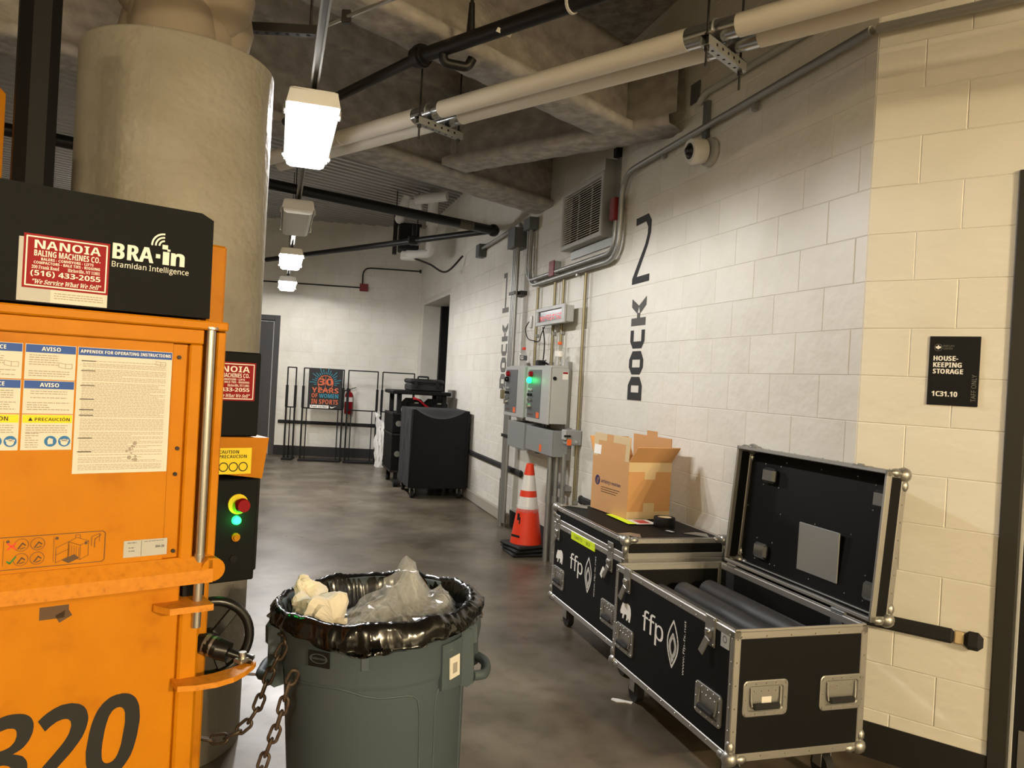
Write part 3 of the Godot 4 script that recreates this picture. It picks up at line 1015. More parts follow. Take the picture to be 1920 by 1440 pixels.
# ---------------------------------------------------------------- yellow baler
func baler():
	var t := thing("baler", "large yellow upright baler with black top cover and instruction stickers", "baler", BAL)
	var Y: Material = M.yellow
	var m := MB.new()
	# body behind the front, with upright posts
	m.bx(-1.15, -0.06, 0.04, 1.6, -0.75, -0.06, 0.006)
	add(t, "body", m, Y)
	m = MB.new()
	m.bx(0.006, 0.052, 0.3, 1.84, -0.16, -0.095, 0.006)
	m.bx(-0.06, 0.006, 0.3, 1.63, -0.16, -0.12, 0.004)
	add(t, "corner_post", m, Y)
	# top cover
	m = MB.new()
	var pv := PackedVector2Array([Vector2(-1.15, 1.634), Vector2(-0.016, 1.634), Vector2(-0.018, 1.885), Vector2(-0.048, 1.9), Vector2(-1.15, 1.9)])
	m.prism(pv, -0.6, 0.0)
	var cover := add(t, "top_cover", m, M.charcoal)
	# upper door: frame lip, recessed panel, stile
	m = MB.new()
	m.bx(-1.15, 0.028, 1.604, 1.627, -0.12, 0.022, 0.004)
	m.bx(-1.15, -0.03, 1.566, 1.604, -0.02, 0.012, 0.003)
	m.bx(-0.062, -0.03, 1.0, 1.566, -0.03, 0.008, 0.004)
	m.bx(-0.115, -0.062, 1.02, 1.566, -0.05, -0.005, 0.004)
	add(t, "door_frame", m, Y)
	m = MB.new()
	m.bx(-1.15, -0.1, 1.0, 1.57, -0.06, -0.0005, 0.001)
	var panel := add(t, "upper_door", m, Y)
	m = MB.new()
	m.bx(-0.03, 0.006, 0.98, 1.604, -0.1, -0.05)
	m.bx(0.006, 0.03, 0.98, 1.604, -0.1, 0.0, 0.004)
	add(t, "rod_channel", m, Y)
	m = MB.new()
	m.cyl(Vector3(-0.012, 0.839, 0.008), Vector3(-0.012, 1.606, 0.008), 0.0115, -1, 16)
	m.cyl(Vector3(-0.012, 1.606, 0.008), Vector3(-0.012, 1.612, 0.008), 0.02, -1, 12)
	m.cyl(Vector3(-0.012, 1.02, 0.008), Vector3(-0.012, 1.03, 0.008), 0.0135, -1, 12)
	add(t, "hinge_rod", m, M.steel)
	# ledge at the foot of the upper door
	m = MB.new(Transform3D(SIDE, Vector3.ZERO))
	m.prism(PackedVector2Array([Vector2(0.06, 0.958), Vector2(-0.034, 0.958), Vector2(-0.036, 0.992), Vector2(-0.004, 1.022), Vector2(0.06, 1.022)]), -1.15, 0.016)
	add(t, "ledge", m, M.yellow_worn)
	m = MB.new()
	m.cyl(Vector3(0.016, 0.99, -0.05), Vector3(0.016, 0.99, 0.034), 0.03, -1, 18)
	m.bx(0.0, 0.018, 0.96, 1.02, -0.05, 0.034, 0.004)
	add(t, "ledge_end", m, Y)
	# lower door
	m = MB.new()
	m.bx(-1.15, -0.05, 0.06, 0.955, -0.08, -0.012, 0.004)
	var lower := add(t, "lower_door", m, Y)
	m = MB.new()
	m.bx(-0.05, -0.002, 0.06, 0.9, -0.07, 0.004, 0.006)
	m.bx(-0.002, 0.03, 0.06, 0.94, -0.16, -0.09, 0.004)
	add(t, "door_stile", m, Y)
	m = MB.new()
	m.bx(-0.035, 0.02, 0.905, 0.955, -0.1, -0.04)
	add(t, "hinge_gap", m, M.black)
	m = MB.new()
	m.prism(PackedVector2Array([Vector2(-0.115, 0.0), Vector2(-0.09, 0.052), Vector2(-0.02, 0.058), Vector2(0.014, 0.058), Vector2(0.014, -0.05), Vector2(-0.115, -0.05)]), -0.008, 0.008)
	var ft := Transform3D(Basis(Vector3.RIGHT, PI / 2), Vector3(0, 0.9, 0))
	put(t, "hinge_tab", m.mesh(), M.yellow_worn, ft)
	# curved latch arm
	m = MB.new()
	var pl := PackedVector2Array()
	for e in [[-0.062, 0.05], [-0.02, 0.066], [0.03, 0.071], [0.075, 0.06], [0.115, 0.035], [0.15, 0.0], [0.163, -0.018], [0.152, -0.026], [0.12, -0.018], [0.08, -0.002], [0.04, 0.008], [-0.002, 0.01], [-0.03, 0.0], [-0.062, -0.01]]:
		pl.append(Vector2(e[0], e[1]))
	m.prism(pl, -0.007, 0.007)
	put(t, "latch_arm", m.mesh(), M.yellow_worn, Transform3D(Basis(Vector3.RIGHT, PI / 2), Vector3(0, 0.703, 0)))
	m = MB.new()
	m.box(Vector3(0.13, 0.722, -0.02), Vector3(0.055, 0.012, 0.03), 0.003, Basis(Vector3.UP, 0.5))
	m.cyl(Vector3(0.125, 0.725, -0.02), Vector3(0.125, 0.742, -0.02), 0.011, -1, 6)
	add(t, "clevis_bolt", m, M.steel)
	# threaded closing shaft and hand wheel
	m = MB.new()
	m.cyl(Vector3(0.02, 0.765, -0.12), Vector3(0.075, 0.745, -0.07), 0.028, -1, 16)
	m.cyl(Vector3(0.075, 0.745, -0.07), Vector3(0.098, 0.737, -0.05), 0.03, 0.026, 16)
	m.cyl(Vector3(0.098, 0.737, -0.05), Vector3(0.15, 0.716, -0.012), 0.012, -1, 10)
	add(t, "closing_shaft", m, M.black_gloss)
	m = MB.new()
	m.cyl(Vector3(0.048, 0.755, -0.0955), Vector3(0.056, 0.752, -0.0885), 0.0288, -1, 16)
	m.cyl(Vector3(0.062, 0.75, -0.083), Vector3(0.067, 0.748, -0.078), 0.0288, -1, 16)
	add(t, "collar", m, M.zinc)
	var wt := Transform3D(Basis(Vector3.UP, -0.2), Vector3(0.085, 0.745, -0.16))
	m = MB.new()
	var ring := []
	for i in 40: ring.append(Vector3(cos(TAU * i / 40) * 0.104, sin(TAU * i / 40) * 0.104, 0))
	m.tube(ring, 0.0135, 10, true)
	for i in 3:
		var a := 0.9 + TAU * i / 3
		m.box(Vector3(cos(a) * 0.055, sin(a) * 0.055, 0), Vector3(0.095, 0.028, 0.01), 0.003, Basis(Vector3.BACK, a))
	m.cyl(Vector3(0, 0, -0.03), Vector3(0, 0, 0.02), 0.022, -1, 16)
	put(t, "hand_wheel", m.mesh(), M.black_gloss, wt)
	# mast of the hydraulic ram
	m = MB.new()
	m.bx(-0.397, -0.291, 1.85, 2.64, -0.716, -0.612, 0.03)
	add(t, "ram_post", m, M.laminate)
	m = MB.new()
	m.bx(-1.1, -0.41, 1.9, 2.32, -0.86, -0.75, 0.02)
	add(t, "ram_guard", m, Y)
	# side console
	m = MB.new()
	m.bx(0.05, 0.252, 1.3, 1.56, -0.55, -0.33, 0.004)
	var box := add(t, "side_cover", m, M.charcoal)
	m = MB.new()
	m.bx(0.03, 0.05, 0.85, 1.56, -0.52, -0.38)
	add(t, "side_bracket", m, Y)
	m = MB.new()
	m.prism(PackedVector2Array([Vector2(0.05, 1.2), Vector2(0.272, 1.168), Vector2(0.288, 1.296), Vector2(0.05, 1.3)]), -0.52, -0.325)
	var shelf := add(t, "console_shelf", m, Y)
	m = MB.new()
	m.cyl(Vector3(0.13, 1.56, -0.4), Vector3(0.13, 1.6, -0.4), 0.012, -1, 10)
	m.box(Vector3(0.13, 1.6, -0.4), Vector3(0.03, 0.02, 0.03), 0.003)
	add(t, "cable_gland", m, M.black)
	m = MB.new()
	m.bx(0.06, 0.262, 0.852, 1.168, -0.36, -0.326, 0.004)
	var con := add(t, "control_panel", m, M.charcoal)
	m = MB.new()
	m.bx(0.06, 0.284, 0.87, 1.165, -0.5, -0.365, 0.004)
	add(t, "control_box", m, M.black)
	# buttons
	var z := -0.326
	m = MB.new()
	m.cyl(Vector3(0.2, 1.092, z), Vector3(0.2, 1.092, z + 0.006), 0.031, -1, 24)
	add(con, "warning_ring", m, M.sign_yellow)
	m = MB.new()
	m.cyl(Vector3(0.204, 1.092, z + 0.006), Vector3(0.204, 1.092, z + 0.03), 0.014, -1, 14)
	m.cyl(Vector3(0.204, 1.092, z + 0.03), Vector3(0.204, 1.092, z + 0.046), 0.022, 0.019, 22)
	add(con, "stop_button", m, M.red, "red mushroom emergency stop button")
	m = MB.new()
	m.cyl(Vector3(0.198, 1.042, z), Vector3(0.198, 1.042, z + 0.012), 0.014, 0.012, 18)
	add(con, "green_lamp", m, glow(Color(0.12, 1.0, 0.4), 5.0), "lit green indicator lamp")
	var gl := OmniLight3D.new()
	gl.name = "green_light"
	gl.light_color = Color(0.1, 1.0, 0.4)
	gl.light_energy = 0.004
	gl.light_size = 0.01
	gl.omni_range = 3.0
	gl.omni_attenuation = 2.0
	gl.shadow_enabled = true
	gl.position = Vector3(0.198, 1.042, z + 0.02)
	con.add_child(gl)
	m = MB.new()
	m.cyl(Vector3(0.198, 0.99, z), Vector3(0.198, 0.99, z + 0.008), 0.013, -1, 18)
	m.cyl(Vector3(0.198, 0.99, z + 0.008), Vector3(0.198, 0.99, z + 0.014), 0.009, -1, 14)
	add(con, "start_button", m, M.yellow)
	m = MB.new()
	m.cyl(Vector3(0.196, 0.923, z), Vector3(0.196, 0.923, z + 0.004), 0.012, -1, 18)
	add(con, "blank_plug", m, M.black)
	m = MB.new()
	m.box(Vector3(0.085, 1.055, z + 0.01), Vector3(0.012, 0.04, 0.01), 0.002, Basis(Vector3.BACK, 0.4))
	add(con, "key", m, M.brass)
	# small fixings on the door frame
	m = MB.new()
	for p in [Vector2(-0.085, 1.53), Vector2(-0.078, 1.3), Vector2(-0.08, 1.235), Vector2(-0.075, 1.04)]:
		m.cyl(Vector3(p.x, p.y, -0.006), Vector3(p.x, p.y, 0.001), 0.005, -1, 8)
	add(t, "bolt", m, M.dark_metal)
	# scuffs
	m = MB.new()
	m.box(Vector3(-0.33, 0.918, -0.0118), Vector3(0.06, 0.03, 0.0006))
	m.box(Vector3(-0.31, 0.908, -0.0118), Vector3(0.03, 0.02, 0.0006), 0.0, Basis(Vector3.BACK, 0.5))
	add(t, "scuff", m, M.print_brown)
	# ---- stickers
	nanoia(cover, -0.43, -0.2555, 1.667, 1.789, 0.0)
	var st := MB.new()
	st.bx(-0.439, -0.256, 1.637, 1.78, 0.0, 0.0006)
	add(cover, "grey_label", st, M.grey_light)
	st = MB.new()
	st.bx(-0.373, -0.256, 1.637, 1.668, 0.0006, 0.001)
	add(cover, "white_label", st, M.paper)
	st = MB.new()
	print_lines(st, -0.366, -0.265, 1.66, 1.645, 0.0055, 71)
	add(cover, "fine_print", st, M.ink_grey)
	# maker's lettering on the cover
	st = MB.new()
	for o in [-0.0009, 0.0, 0.0009]: st.text("BRA", -0.249 + o, 1.757, 0.09, 0.037, 0.0008 + o * 0.05)
	st.bx(-0.153, -0.143, 1.771, 1.781, 0.0005, 0.0008)
	st.bx(-0.137, -0.122, 1.757, 1.789, 0.0005, 0.0008)
	for o in [-0.0009, 0.0, 0.0009]: st.text("n", -0.117 + o, 1.757, 0.031, 0.032, 0.0008 + o * 0.05)
	st.bx(-0.139, -0.126, 1.795, 1.806, 0.0005, 0.0008)
	st.bx(-0.127, -0.12, 1.791, 1.796, 0.0005, 0.0008)
	st.text("Bramidan Intelligence", -0.25, 1.733, 0.176, 0.018, 0.0008, false)
	for i in 3:
		st.ringz(Vector2(-0.134, 1.803), 0.012 + i * 0.0085, 0.0042, 0.0008, PI * 0.5, PI * 1.02, 12)
	add(cover, "lettering", st, M.white)
	nanoia(box, 0.236 - 0.1745, 0.236, 1.41, 1.528, -0.33)
	# caution label on the shelf
	st = MB.new()
	st.bx(0.12, 0.235, 1.185, 1.265, -0.325, -0.3244)
	add(shelf, "caution_label", st, M.sign_yellow)
	st = MB.new()
	st.text("CAUTION", 0.135, 1.248, 0.06, 0.01, -0.324)
	st.text("PRECAUCION", 0.135, 1.234, 0.085, 0.01, -0.324)
	st.ringz(Vector2(0.15, 1.207), 0.013, 0.003, -0.324)
	st.ringz(Vector2(0.18, 1.207), 0.013, 0.003, -0.324)
	st.ringz(Vector2(0.21, 1.207), 0.013, 0.003, -0.324)
	add(shelf, "lettering", st, M.ink)
	notices(panel)
	# number on the lower door
	st = MB.new()
	st.text("3", -0.475, 0.496, 0.1, 0.2, -0.0112, true, 0.12)
	st.text("2", -0.372, 0.496, 0.112, 0.2, -0.0112, true, 0.12)
	st.text("0", -0.257, 0.496, 0.112, 0.2, -0.0112, true, 0.12)
	add(lower, "numerals", st, M.ink)

func nanoia(o: Node3D, x0: float, x1: float, y0: float, y1: float, z: float):
	var w := x1 - x0
	var h := y1 - y0
	var s := MB.new()
	s.bx(x0, x1, y0, y1, z, z + 0.0012)
	var k := add(o, "service_sticker", s, M.red)
	s = MB.new()
	var zz := z + 0.0016
	var b := [Vector2(x0 + w * .035, y0 + h * .05), Vector2(x1 - w * .035, y0 + h * .05), Vector2(x1 - w * .035, y1 - h * .05), Vector2(x0 + w * .035, y1 - h * .05)]
	s.stroke(b, 0.003, zz, true)
	var T := func(str: String, fx: float, fy: float, fw: float, fh: float, bold := true, sh := 0.0, serif := false):
		s.text(str, x0 + w * fx, y0 + h * fy, w * fw, h * fh, zz, bold, sh, serif)
	T.call("NANOIA", .12, .74, .77, .155)
	T.call("BALING MACHINES CO.", .12, .6, .77, .11)
	T.call("BALERS - CONVEYORS - LIFTS", .2, .525, .61, .05)
	T.call("COMPACTORS - BALE TIES - RIGGING", .12, .455, .77, .05)
	T.call("200 Frank Road", .1, .365, .31, .065, true, 0.0, true)
	T.call("Hicksville, NY 11801", .51, .355, .38, .075, true, 0.0, true)
	T.call("(516) 433-2055", .09, .215, .81, .12)
	T.call("\"We Service What We Sell\"", .1, .085, .8, .09, true, .3, true)
	add(k, "lettering", s, M.white)

func print_lines(s: MB, x0: float, x1: float, y1: float, y0: float, step: float, sd: int):
	# rows of print too small to read
	var r := RandomNumberGenerator.new()
	r.seed = sd
	var y := y1
	while y > y0:
		if r.randf() < 0.1:
			y -= step * 0.8
		var xe := x1 if r.randf() < 0.7 else lerpf(x0, x1, r.randf_range(0.4, 0.95))
		var x := x0
		while x < xe:
			var l := r.randf_range(0.003, 0.011)
			s.rect(x, minf(x + l, x1), y - step * 0.36, y, 0.0016)
			x += l + 0.0014
		y -= step

func book(s: MB, x: float, y: float, k: float):
	s.stroke([Vector2(x, y), Vector2(x + k, y - k * .2), Vector2(x + 2 * k, y - k * .2), Vector2(x + 2 * k, y + k * .6), Vector2(x + k, y + k * .55), Vector2(x + k, y - k * .2)], 0.0012, 0.0016)
	s.stroke([Vector2(x, y), Vector2(x, y + k * .75), Vector2(x + k, y + k * .55)], 0.0012, 0.0016)

func notices(panel: Node3D):
	var z := 0.0
	var blocks := [["NOTICE", -0.522, -0.421], ["AVISO", -0.416, -0.315]]
	for c in 2:
		for r in 3:
			var x0: float = blocks[c][1]
			var x1: float = blocks[c][2]
			var y1: float = [1.541, 1.459, 1.381][r]
			var y0: float = [1.461, 1.383, 1.300][r]
			var s := MB.new()
			s.bx(x0, x1, y0, y1, z, z + 0.001)
			var o := add(panel, "notice", s, M.paper)
			s = MB.new()
			s.bx(x0 + 0.001, x1 - 0.001, y1 - 0.019, y1 - 0.001, z + 0.001, z + 0.0013)
			add(o, "heading_bar", s, M.blue if r < 2 else M.sign_yellow)
			s = MB.new()
			var title: String = blocks[c][0] if r < 2 else ["CAUTION", "PRECAUCIÓN"][c]
			if r < 2:
				s.text(title, (x0 + x1) / 2 - 0.019, y1 - 0.0145, 0.038, 0.009, 0.0016)
			else:
				s.text(title, x0 + 0.025, y1 - 0.0145, 0.07 if c == 1 else 0.055, 0.0095, 0.0016)
				var tp := PackedVector2Array([Vector2(x0 + 0.012, y1 - 0.0145), Vector2(x0 + 0.021, y1 - 0.0145), Vector2(x0 + 0.0165, y1 - 0.006)])
				s.prism(tp, 0.0014, 0.0016, false)
			add(o, "heading", s, M.white if r < 2 else M.ink)
			s = MB.new()
			if r == 0:
				print_lines(s, x0 + 0.008, x1 - 0.035, y1 - 0.024, y1 - 0.05, 0.0052, 10 + c)
				print_lines(s, x0 + 0.008, x1 - 0.012, y1 - 0.06, y0 + 0.008, 0.0052, 14 + c)
				book(s, x1 - 0.034, y0 + 0.03, 0.0135)
			elif r == 1:
				print_lines(s, x0 + 0.014, x1 - 0.014, y1 - 0.024, y1 - 0.042, 0.0052, 18 + c)
				print_lines(s, x0 + 0.008, x1 - 0.008, y1 - 0.05, y0 + 0.006, 0.0052, 20 + c)
			else:
				print_lines(s, x0 + 0.008, x1 - 0.01, y1 - 0.024, y1 - 0.04, 0.0052, 24 + c)
				print_lines(s, x0 + 0.008, x0 + 0.034, y1 - 0.042, y0 + 0.006, 0.0052, 26 + c)
			add(o, "print", s, M.ink_grey)
			if r == 2:
				for i in 2:
					s = MB.new()
					var cc := Vector2(x1 - 0.043 + i * 0.028, y0 + 0.02)
					s.disc(cc, 0.0125, 0.0016)
					var d := add(o, "safety_pictogram", s, M.blue_sign)
					s = MB.new()
					if i == 0:
						s.prism(PackedVector2Array([cc + Vector2(-.005, -.007), cc + Vector2(.005, -.006), cc + Vector2(.005, .005), cc + Vector2(-.003, .008), cc + Vector2(-.006, .002)]), 0.0017, 0.0019, false)
					else:
						s.disc(cc + Vector2(0, -0.002), 0.0075, 0.0019)
						s.rect(cc.x - 0.009, cc.x + 0.009, cc.y, cc.y + 0.004, 0.0019)
					add(d, "symbol", s, M.paper)
	# long instruction sheet
	var s := MB.new()
	s.bx(-0.311, -0.102, 1.243, 1.541, 0.0, 0.0008)
	var sh := add(panel, "instruction_sheet", s, M.paper)
	s = MB.new()
	s.bx(-0.31, -0.103, 1.522, 1.54, 0.0008, 0.0012)
	add(sh, "heading_bar", s, M.blue)
	s = MB.new()
	s.text("APPENDIX FOR OPERATING INSTRUCTIONS", -0.306, 1.5275, 0.2, 0.0075, 0.0015)
	add(sh, "heading", s, M.white)
	s = MB.new()
	print_lines(s, -0.3, -0.115, 1.51, 1.25, 0.0036, 51)
	s.rect(-0.306, -0.302, 1.5, 1.5005, 0.0016)
	book(s, -0.14, 1.508, 0.0115)
	add(sh, "print", s, M.ink_grey)
	s = MB.new()
	for y in [1.51, 1.487, 1.452, 1.42, 1.395, 1.382, 1.328, 1.296]:
		s.rect(-0.303, -0.303 + 0.03, y - 0.0022, y, 0.0018)
	add(sh, "subheading", s, M.ink_soft)
	s = MB.new()
	s.rng.seed = 9
	for i in 14:
		s.disc(Vector2(-0.185 + s.rng.randf_range(-0.012, 0.012), 1.3 + s.rng.randf_range(-0.03, 0.02)), s.rng.randf_range(0.002, 0.005), 0.00085 + i * 0.00002, 10)
	add(sh, "smudge", s, M.ink_grey)
	# pictogram strip
	s = MB.new()
	var rp := [Vector2(-0.9, 1.031), Vector2(-0.238, 1.031), Vector2(-0.233, 1.036), Vector2(-0.233, 1.099), Vector2(-0.238, 1.104), Vector2(-0.9, 1.104)]
	s.stroke(rp, 0.0016, 0.0012, true)
	for x in [-0.438, -0.34]: s.stroke([Vector2(x, 1.04), Vector2(x, 1.097)], 0.0007, 0.0012)
	for x in [-0.404, -0.372]:
		for y in [1.085, 1.052]:
			s.ringz(Vector2(x, y), 0.014, 0.001, 0.0012)
			s.stroke([Vector2(x - .006, y - .008), Vector2(x + .002, y + .004), Vector2(x + .008, y - .001)], 0.0028, 0.0012)
			s.stroke([Vector2(x - .002, y - .009), Vector2(x + .007, y - .006)], 0.002, 0.0012)
	for x in [-0.43, -0.334]: s.disc(Vector2(x, 1.0945), 0.0036, 0.0012, 12)
	# drawing of the machine
	s.stroke([Vector2(-.335, 1.055), Vector2(-.31, 1.067), Vector2(-.31, 1.084), Vector2(-.335, 1.072)], 0.001, 0.0012, true)
	s.stroke([Vector2(-.335, 1.055), Vector2(-.335, 1.037), Vector2(-.31, 1.049), Vector2(-.31, 1.067)], 0.001, 0.0012)
	s.stroke([Vector2(-.31, 1.084), Vector2(-.285, 1.074), Vector2(-.285, 1.04), Vector2(-.31, 1.05)], 0.001, 0.0012, true)
	s.stroke([Vector2(-.31, 1.084), Vector2(-.293, 1.093), Vector2(-.268, 1.083), Vector2(-.285, 1.074)], 0.001, 0.0012, true)
	s.stroke([Vector2(-.268, 1.083), Vector2(-.268, 1.049), Vector2(-.285, 1.04)], 0.001, 0.0012)
	for i in 5: s.stroke([Vector2(-.308 + i * .005, 1.078 - i * .002), Vector2(-.308 + i * .005, 1.052 - i * .002)], 0.0007, 0.0012)
	s.stroke([Vector2(-.296, 1.092), Vector2(-.296, 1.099), Vector2(-.286, 1.099), Vector2(-.286, 1.09)], 0.001, 0.0012)
	s.prism(PackedVector2Array([Vector2(-.322, 1.042), Vector2(-.297, 1.054), Vector2(-.286, 1.044), Vector2(-.308, 1.034)]), 0.0008, 0.0011, false)
	s.stroke([Vector2(-.262, 1.07), Vector2(-.262, 1.092), Vector2(-.245, 1.099), Vector2(-.245, 1.08)], 0.001, 0.0012)
	s.stroke([Vector2(-.255, 1.066), Vector2(-.255, 1.086), Vector2(-.242, 1.096)], 0.0014, 0.0012)
	s.rect(-.276, -.271, 1.075, 1.082, 0.0012)
	s.stroke([Vector2(-.46, 1.05), Vector2(-.455, 1.075), Vector2(-.452, 1.052)], 0.002, 0.0012)
	add(panel, "pictogram_strip", s, M.print_brown)
	s = MB.new()
	s.stroke([Vector2(-.43, 1.077), Vector2(-.415, 1.09)], 0.0035, 0.0014)
	s.stroke([Vector2(-.43, 1.09), Vector2(-.415, 1.077)], 0.0035, 0.0014)
	add(panel, "red_cross", s, M.orange)
	s = MB.new()
	s.stroke([Vector2(-.43, 1.05), Vector2(-.425, 1.045), Vector2(-.414, 1.059)], 0.0035, 0.0014)
	add(panel, "green_tick", s, mt("2c7a2a", 0.6))
	# serial plate
	s = MB.new()
	s.bx(-0.191, -0.091, 1.034, 1.075, 0.0, 0.001)
	var pl := add(panel, "serial_plate", s, M.grey_light)
	s = MB.new()
	s.stroke([Vector2(-.151, 1.036), Vector2(-.151, 1.073)], 0.0008, 0.0014)
	print_lines(s, -0.183, -0.162, 1.07, 1.066, 0.004, 61)
	print_lines(s, -0.18, -0.166, 1.058, 1.055, 0.004, 62)
	print_lines(s, -0.18, -0.166, 1.05, 1.046, 0.004, 63)
	s.text("BRA-IN", -0.118, 1.053, 0.02, 0.006, 0.0014)
	print_lines(s, -0.145, -0.1, 1.071, 1.07, 0.003, 64)
	add(pl, "print", s, M.ink)

# ---------------------------------------------------------------- rubbish bin
func skin(r: float, deg: float, y: float) -> Vector3:
	var a := deg_to_rad(deg)
	return Vector3(sin(a) * r, y, cos(a) * r)

func bin_r(y: float) -> float:
	return lerpf(0.262, 0.292, clampf(y / 0.78, 0, 1)) + (0.005 if y > 0.615 else 0.0)

func bin():
	var bx := Transform3D(Basis(Vector3.BACK, deg_to_rad(2.4)), Vector3(-0.362, 0.012, -2.47))
	var t := thing("rubbish_bin", "large grey round rubbish bin leaning slightly beside the baler", "bin", bx)
	var m := MB.new()
	m.lathe([Vector2(0, 0), Vector2(0.25, 0.0), Vector2(0.262, 0.012), Vector2(0.2853, 0.6), Vector2(0.288, 0.608), Vector2(0.292, 0.62), Vector2(0.296, 0.76), Vector2(0.306, 0.768), Vector2(0.306, 0.785), Vector2(0.29, 0.785), Vector2(0.285, 0.76), Vector2(0.262, 0.03), Vector2(0, 0.03)], 72)
	add(t, "body", m, M.bin_grey)
	# moulded ridges
	m = MB.new()
	for set in [[[-62, .583], [-50, .594], [-40, .602], [-26, .608], [-12, .608], [-4, .6], [4, .588], [12, .581], [22, .58], [28, .579], [32, .573], [35, .56], [36.5, .52], [37, .4], [37, .05]], [[52, .575], [50, .57], [48.5, .555], [47.7, .53], [47.7, .4], [47.7, .05]], [[78, .56], [79, .4], [80, .05]]]:
		var pts := []
		for i in set.size() - 1:
			var k := maxi(1, int(absf(set[i + 1][0] - set[i][0]) / 3.0))
			for j in k:
				var f := float(j) / k
				var y := lerpf(set[i][1], set[i + 1][1], f)
				pts.append(skin(bin_r(y) + 0.0005, lerpf(set[i][0], set[i + 1][0], f), y))
		pts.append(skin(bin_r(set[-1][1]), set[-1][0], set[-1][1]))
		m.tube(pts, 0.0032, 6)
	add(t, "moulded_ridge", m, M.bin_grey)
	# handles left and right
	for s in [1.0, -1.0]:
		var a: float = deg_to_rad(88.0 if s > 0 else -84.0)
		var hb := Basis(Vector3.UP, a - PI / 2)   # local x outwards
		var keep := Transform3D(hb, Vector3(0, 0, 0))
		m = MB.new(keep)
		m.prism(PackedVector2Array([Vector2(0.27, 0.555), Vector2(0.3, 0.545), Vector2(0.322, 0.56), Vector2(0.318, 0.72), Vector2(0.285, 0.74)]), 0.075, 0.09)
		m.prism(PackedVector2Array([Vector2(0.27, 0.555), Vector2(0.3, 0.545), Vector2(0.322, 0.56), Vector2(0.318, 0.72), Vector2(0.285, 0.74)]), -0.09, -0.075)
		var pts := []
		for i in 13:
			var f := -1.0 + i / 6.0
			pts.append(Vector3(0.318 + 0.034 * (1 - f * f * f * f), 0.58 - 0.012 * (1 - f * f), f * 0.085))
		m.tube(pts, 0.016, 8)
		m.bx(0.28, 0.33, 0.67, 0.74, -0.085, 0.085, 0.01)
		add(t, "handle", m, M.bin_grey)
	# handle foot with stickers
	m = MB.new()
	for i in 6:
		var d0 := 50.0 + i * 4.5
		var d1 := d0 + 4.5
		var l0 := lerpf(0.57, 0.55, i / 6.0)
		var l1 := lerpf(0.57, 0.55, (i + 1) / 6.0)
		m.quad(skin(0.2985, d0, l0), skin(0.2985, d1, l1), skin(0.3015, d1, 0.705), skin(0.3015, d0, 0.705))
		m.quad(skin(0.286, d0, l0 - 0.005), skin(0.286, d1, l1 - 0.005), skin(0.2985, d1, l1), skin(0.2985, d0, l0))
	m.quad(skin(0.286, 50, 0.565), skin(0.2985, 50, 0.57), skin(0.3015, 50, 0.705), skin(0.29, 50, 0.705))
	m.quad(skin(0.2985, 77, 0.555), skin(0.286, 77, 0.55), skin(0.29, 77, 0.705), skin(0.3015, 77, 0.705))
	var hp := add(t, "handle_plate", m, M.bin_grey)
	var pb := Transform3D(Basis(Vector3.UP, deg_to_rad(60.5)) * Basis(Vector3.RIGHT, 0.0), skin(0.3025, 60.5, 0.627))
	m = MB.new(pb)
	m.bx(-0.026, 0.026, -0.032, 0.032, -0.002, 0.001)
	var bs := add(hp, "barcode_label", m, M.paper)
	m = MB.new(pb)
	for i in 11: m.bx(-0.012, 0.012, -0.018 + i * 0.0028, -0.0166 + i * 0.0028, 0.001, 0.0014)
	add(bs, "print", m, M.ink_soft)
	# oval maker's badge
	pb = Transform3D(Basis(Vector3.UP, deg_to_rad(-23.0)), skin(0.2965, -23.0, 0.688))
	m = MB.new(pb)
	m.bx(-0.036, 0.036, -0.022, 0.022, -0.003, 0.0012)
	var bd := add(t, "maker_badge", m, M.black)
	m = MB.new(pb)
	m.ringz(Vector2(0, 0.002), 0.013, 0.002, 0.0016, 0, TAU, 24, 2.2)
	m.text("Rubbermaid", -0.025, -0.001, 0.05, 0.0075, 0.0017)
	add(bd, "lettering", m, M.bin_grey)
	m = MB.new(Transform3D(Basis(Vector3.UP, deg_to_rad(4)), skin(0.296, 4.0, 0.686)))
	m.bx(-0.011, 0.011, -0.022, 0.022, -0.002, 0.0015, 0.001)
	add(t, "moulded_tab", m, M.bin_grey)
	# black liner folded over the rim
	var nz := FastNoiseLite.new()
	nz.seed = 5; nz.frequency = 1.0; nz.fractal_octaves = 2
	m = MB.new()
	var seg := 220
	var grid := []
	for i in seg + 1:
		var a := TAU * (i % seg) / seg
		var da := wrapf(a - 0.17, -PI, PI)
		var hem := 0.748 - 0.045 * exp(-pow(da / 0.6, 2)) + 0.012 * nz.get_noise_2d(cos(a) * 3, sin(a) * 3)
		var bulge := 0.012 * maxf(0, sin(a)) + 0.006 * nz.get_noise_2d(cos(a) * 5 + 7, sin(a) * 5)
		var sag := 0.012 * nz.get_noise_2d(cos(a) * 2, sin(a) * 2 + 4)
		var prof := [Vector2(0.2, 0.42), Vector2(0.235, 0.52), Vector2(0.26, 0.62), Vector2(0.272, 0.7), Vector2(0.28, 0.75), Vector2(0.289, 0.785), Vector2(0.3, 0.8), Vector2(0.314, 0.797), Vector2(0.322 + bulge, 0.78), Vector2(0.326 + bulge, 0.762), Vector2(0.327 + bulge, lerpf(0.75, hem, 0.3)), Vector2(0.322 + bulge, lerpf(0.75, hem, 0.6)), Vector2(0.314 + bulge * 0.7, lerpf(0.75, hem, 0.85)), Vector2(0.306, hem), Vector2(0.303, hem + 0.015)]
		var col := []
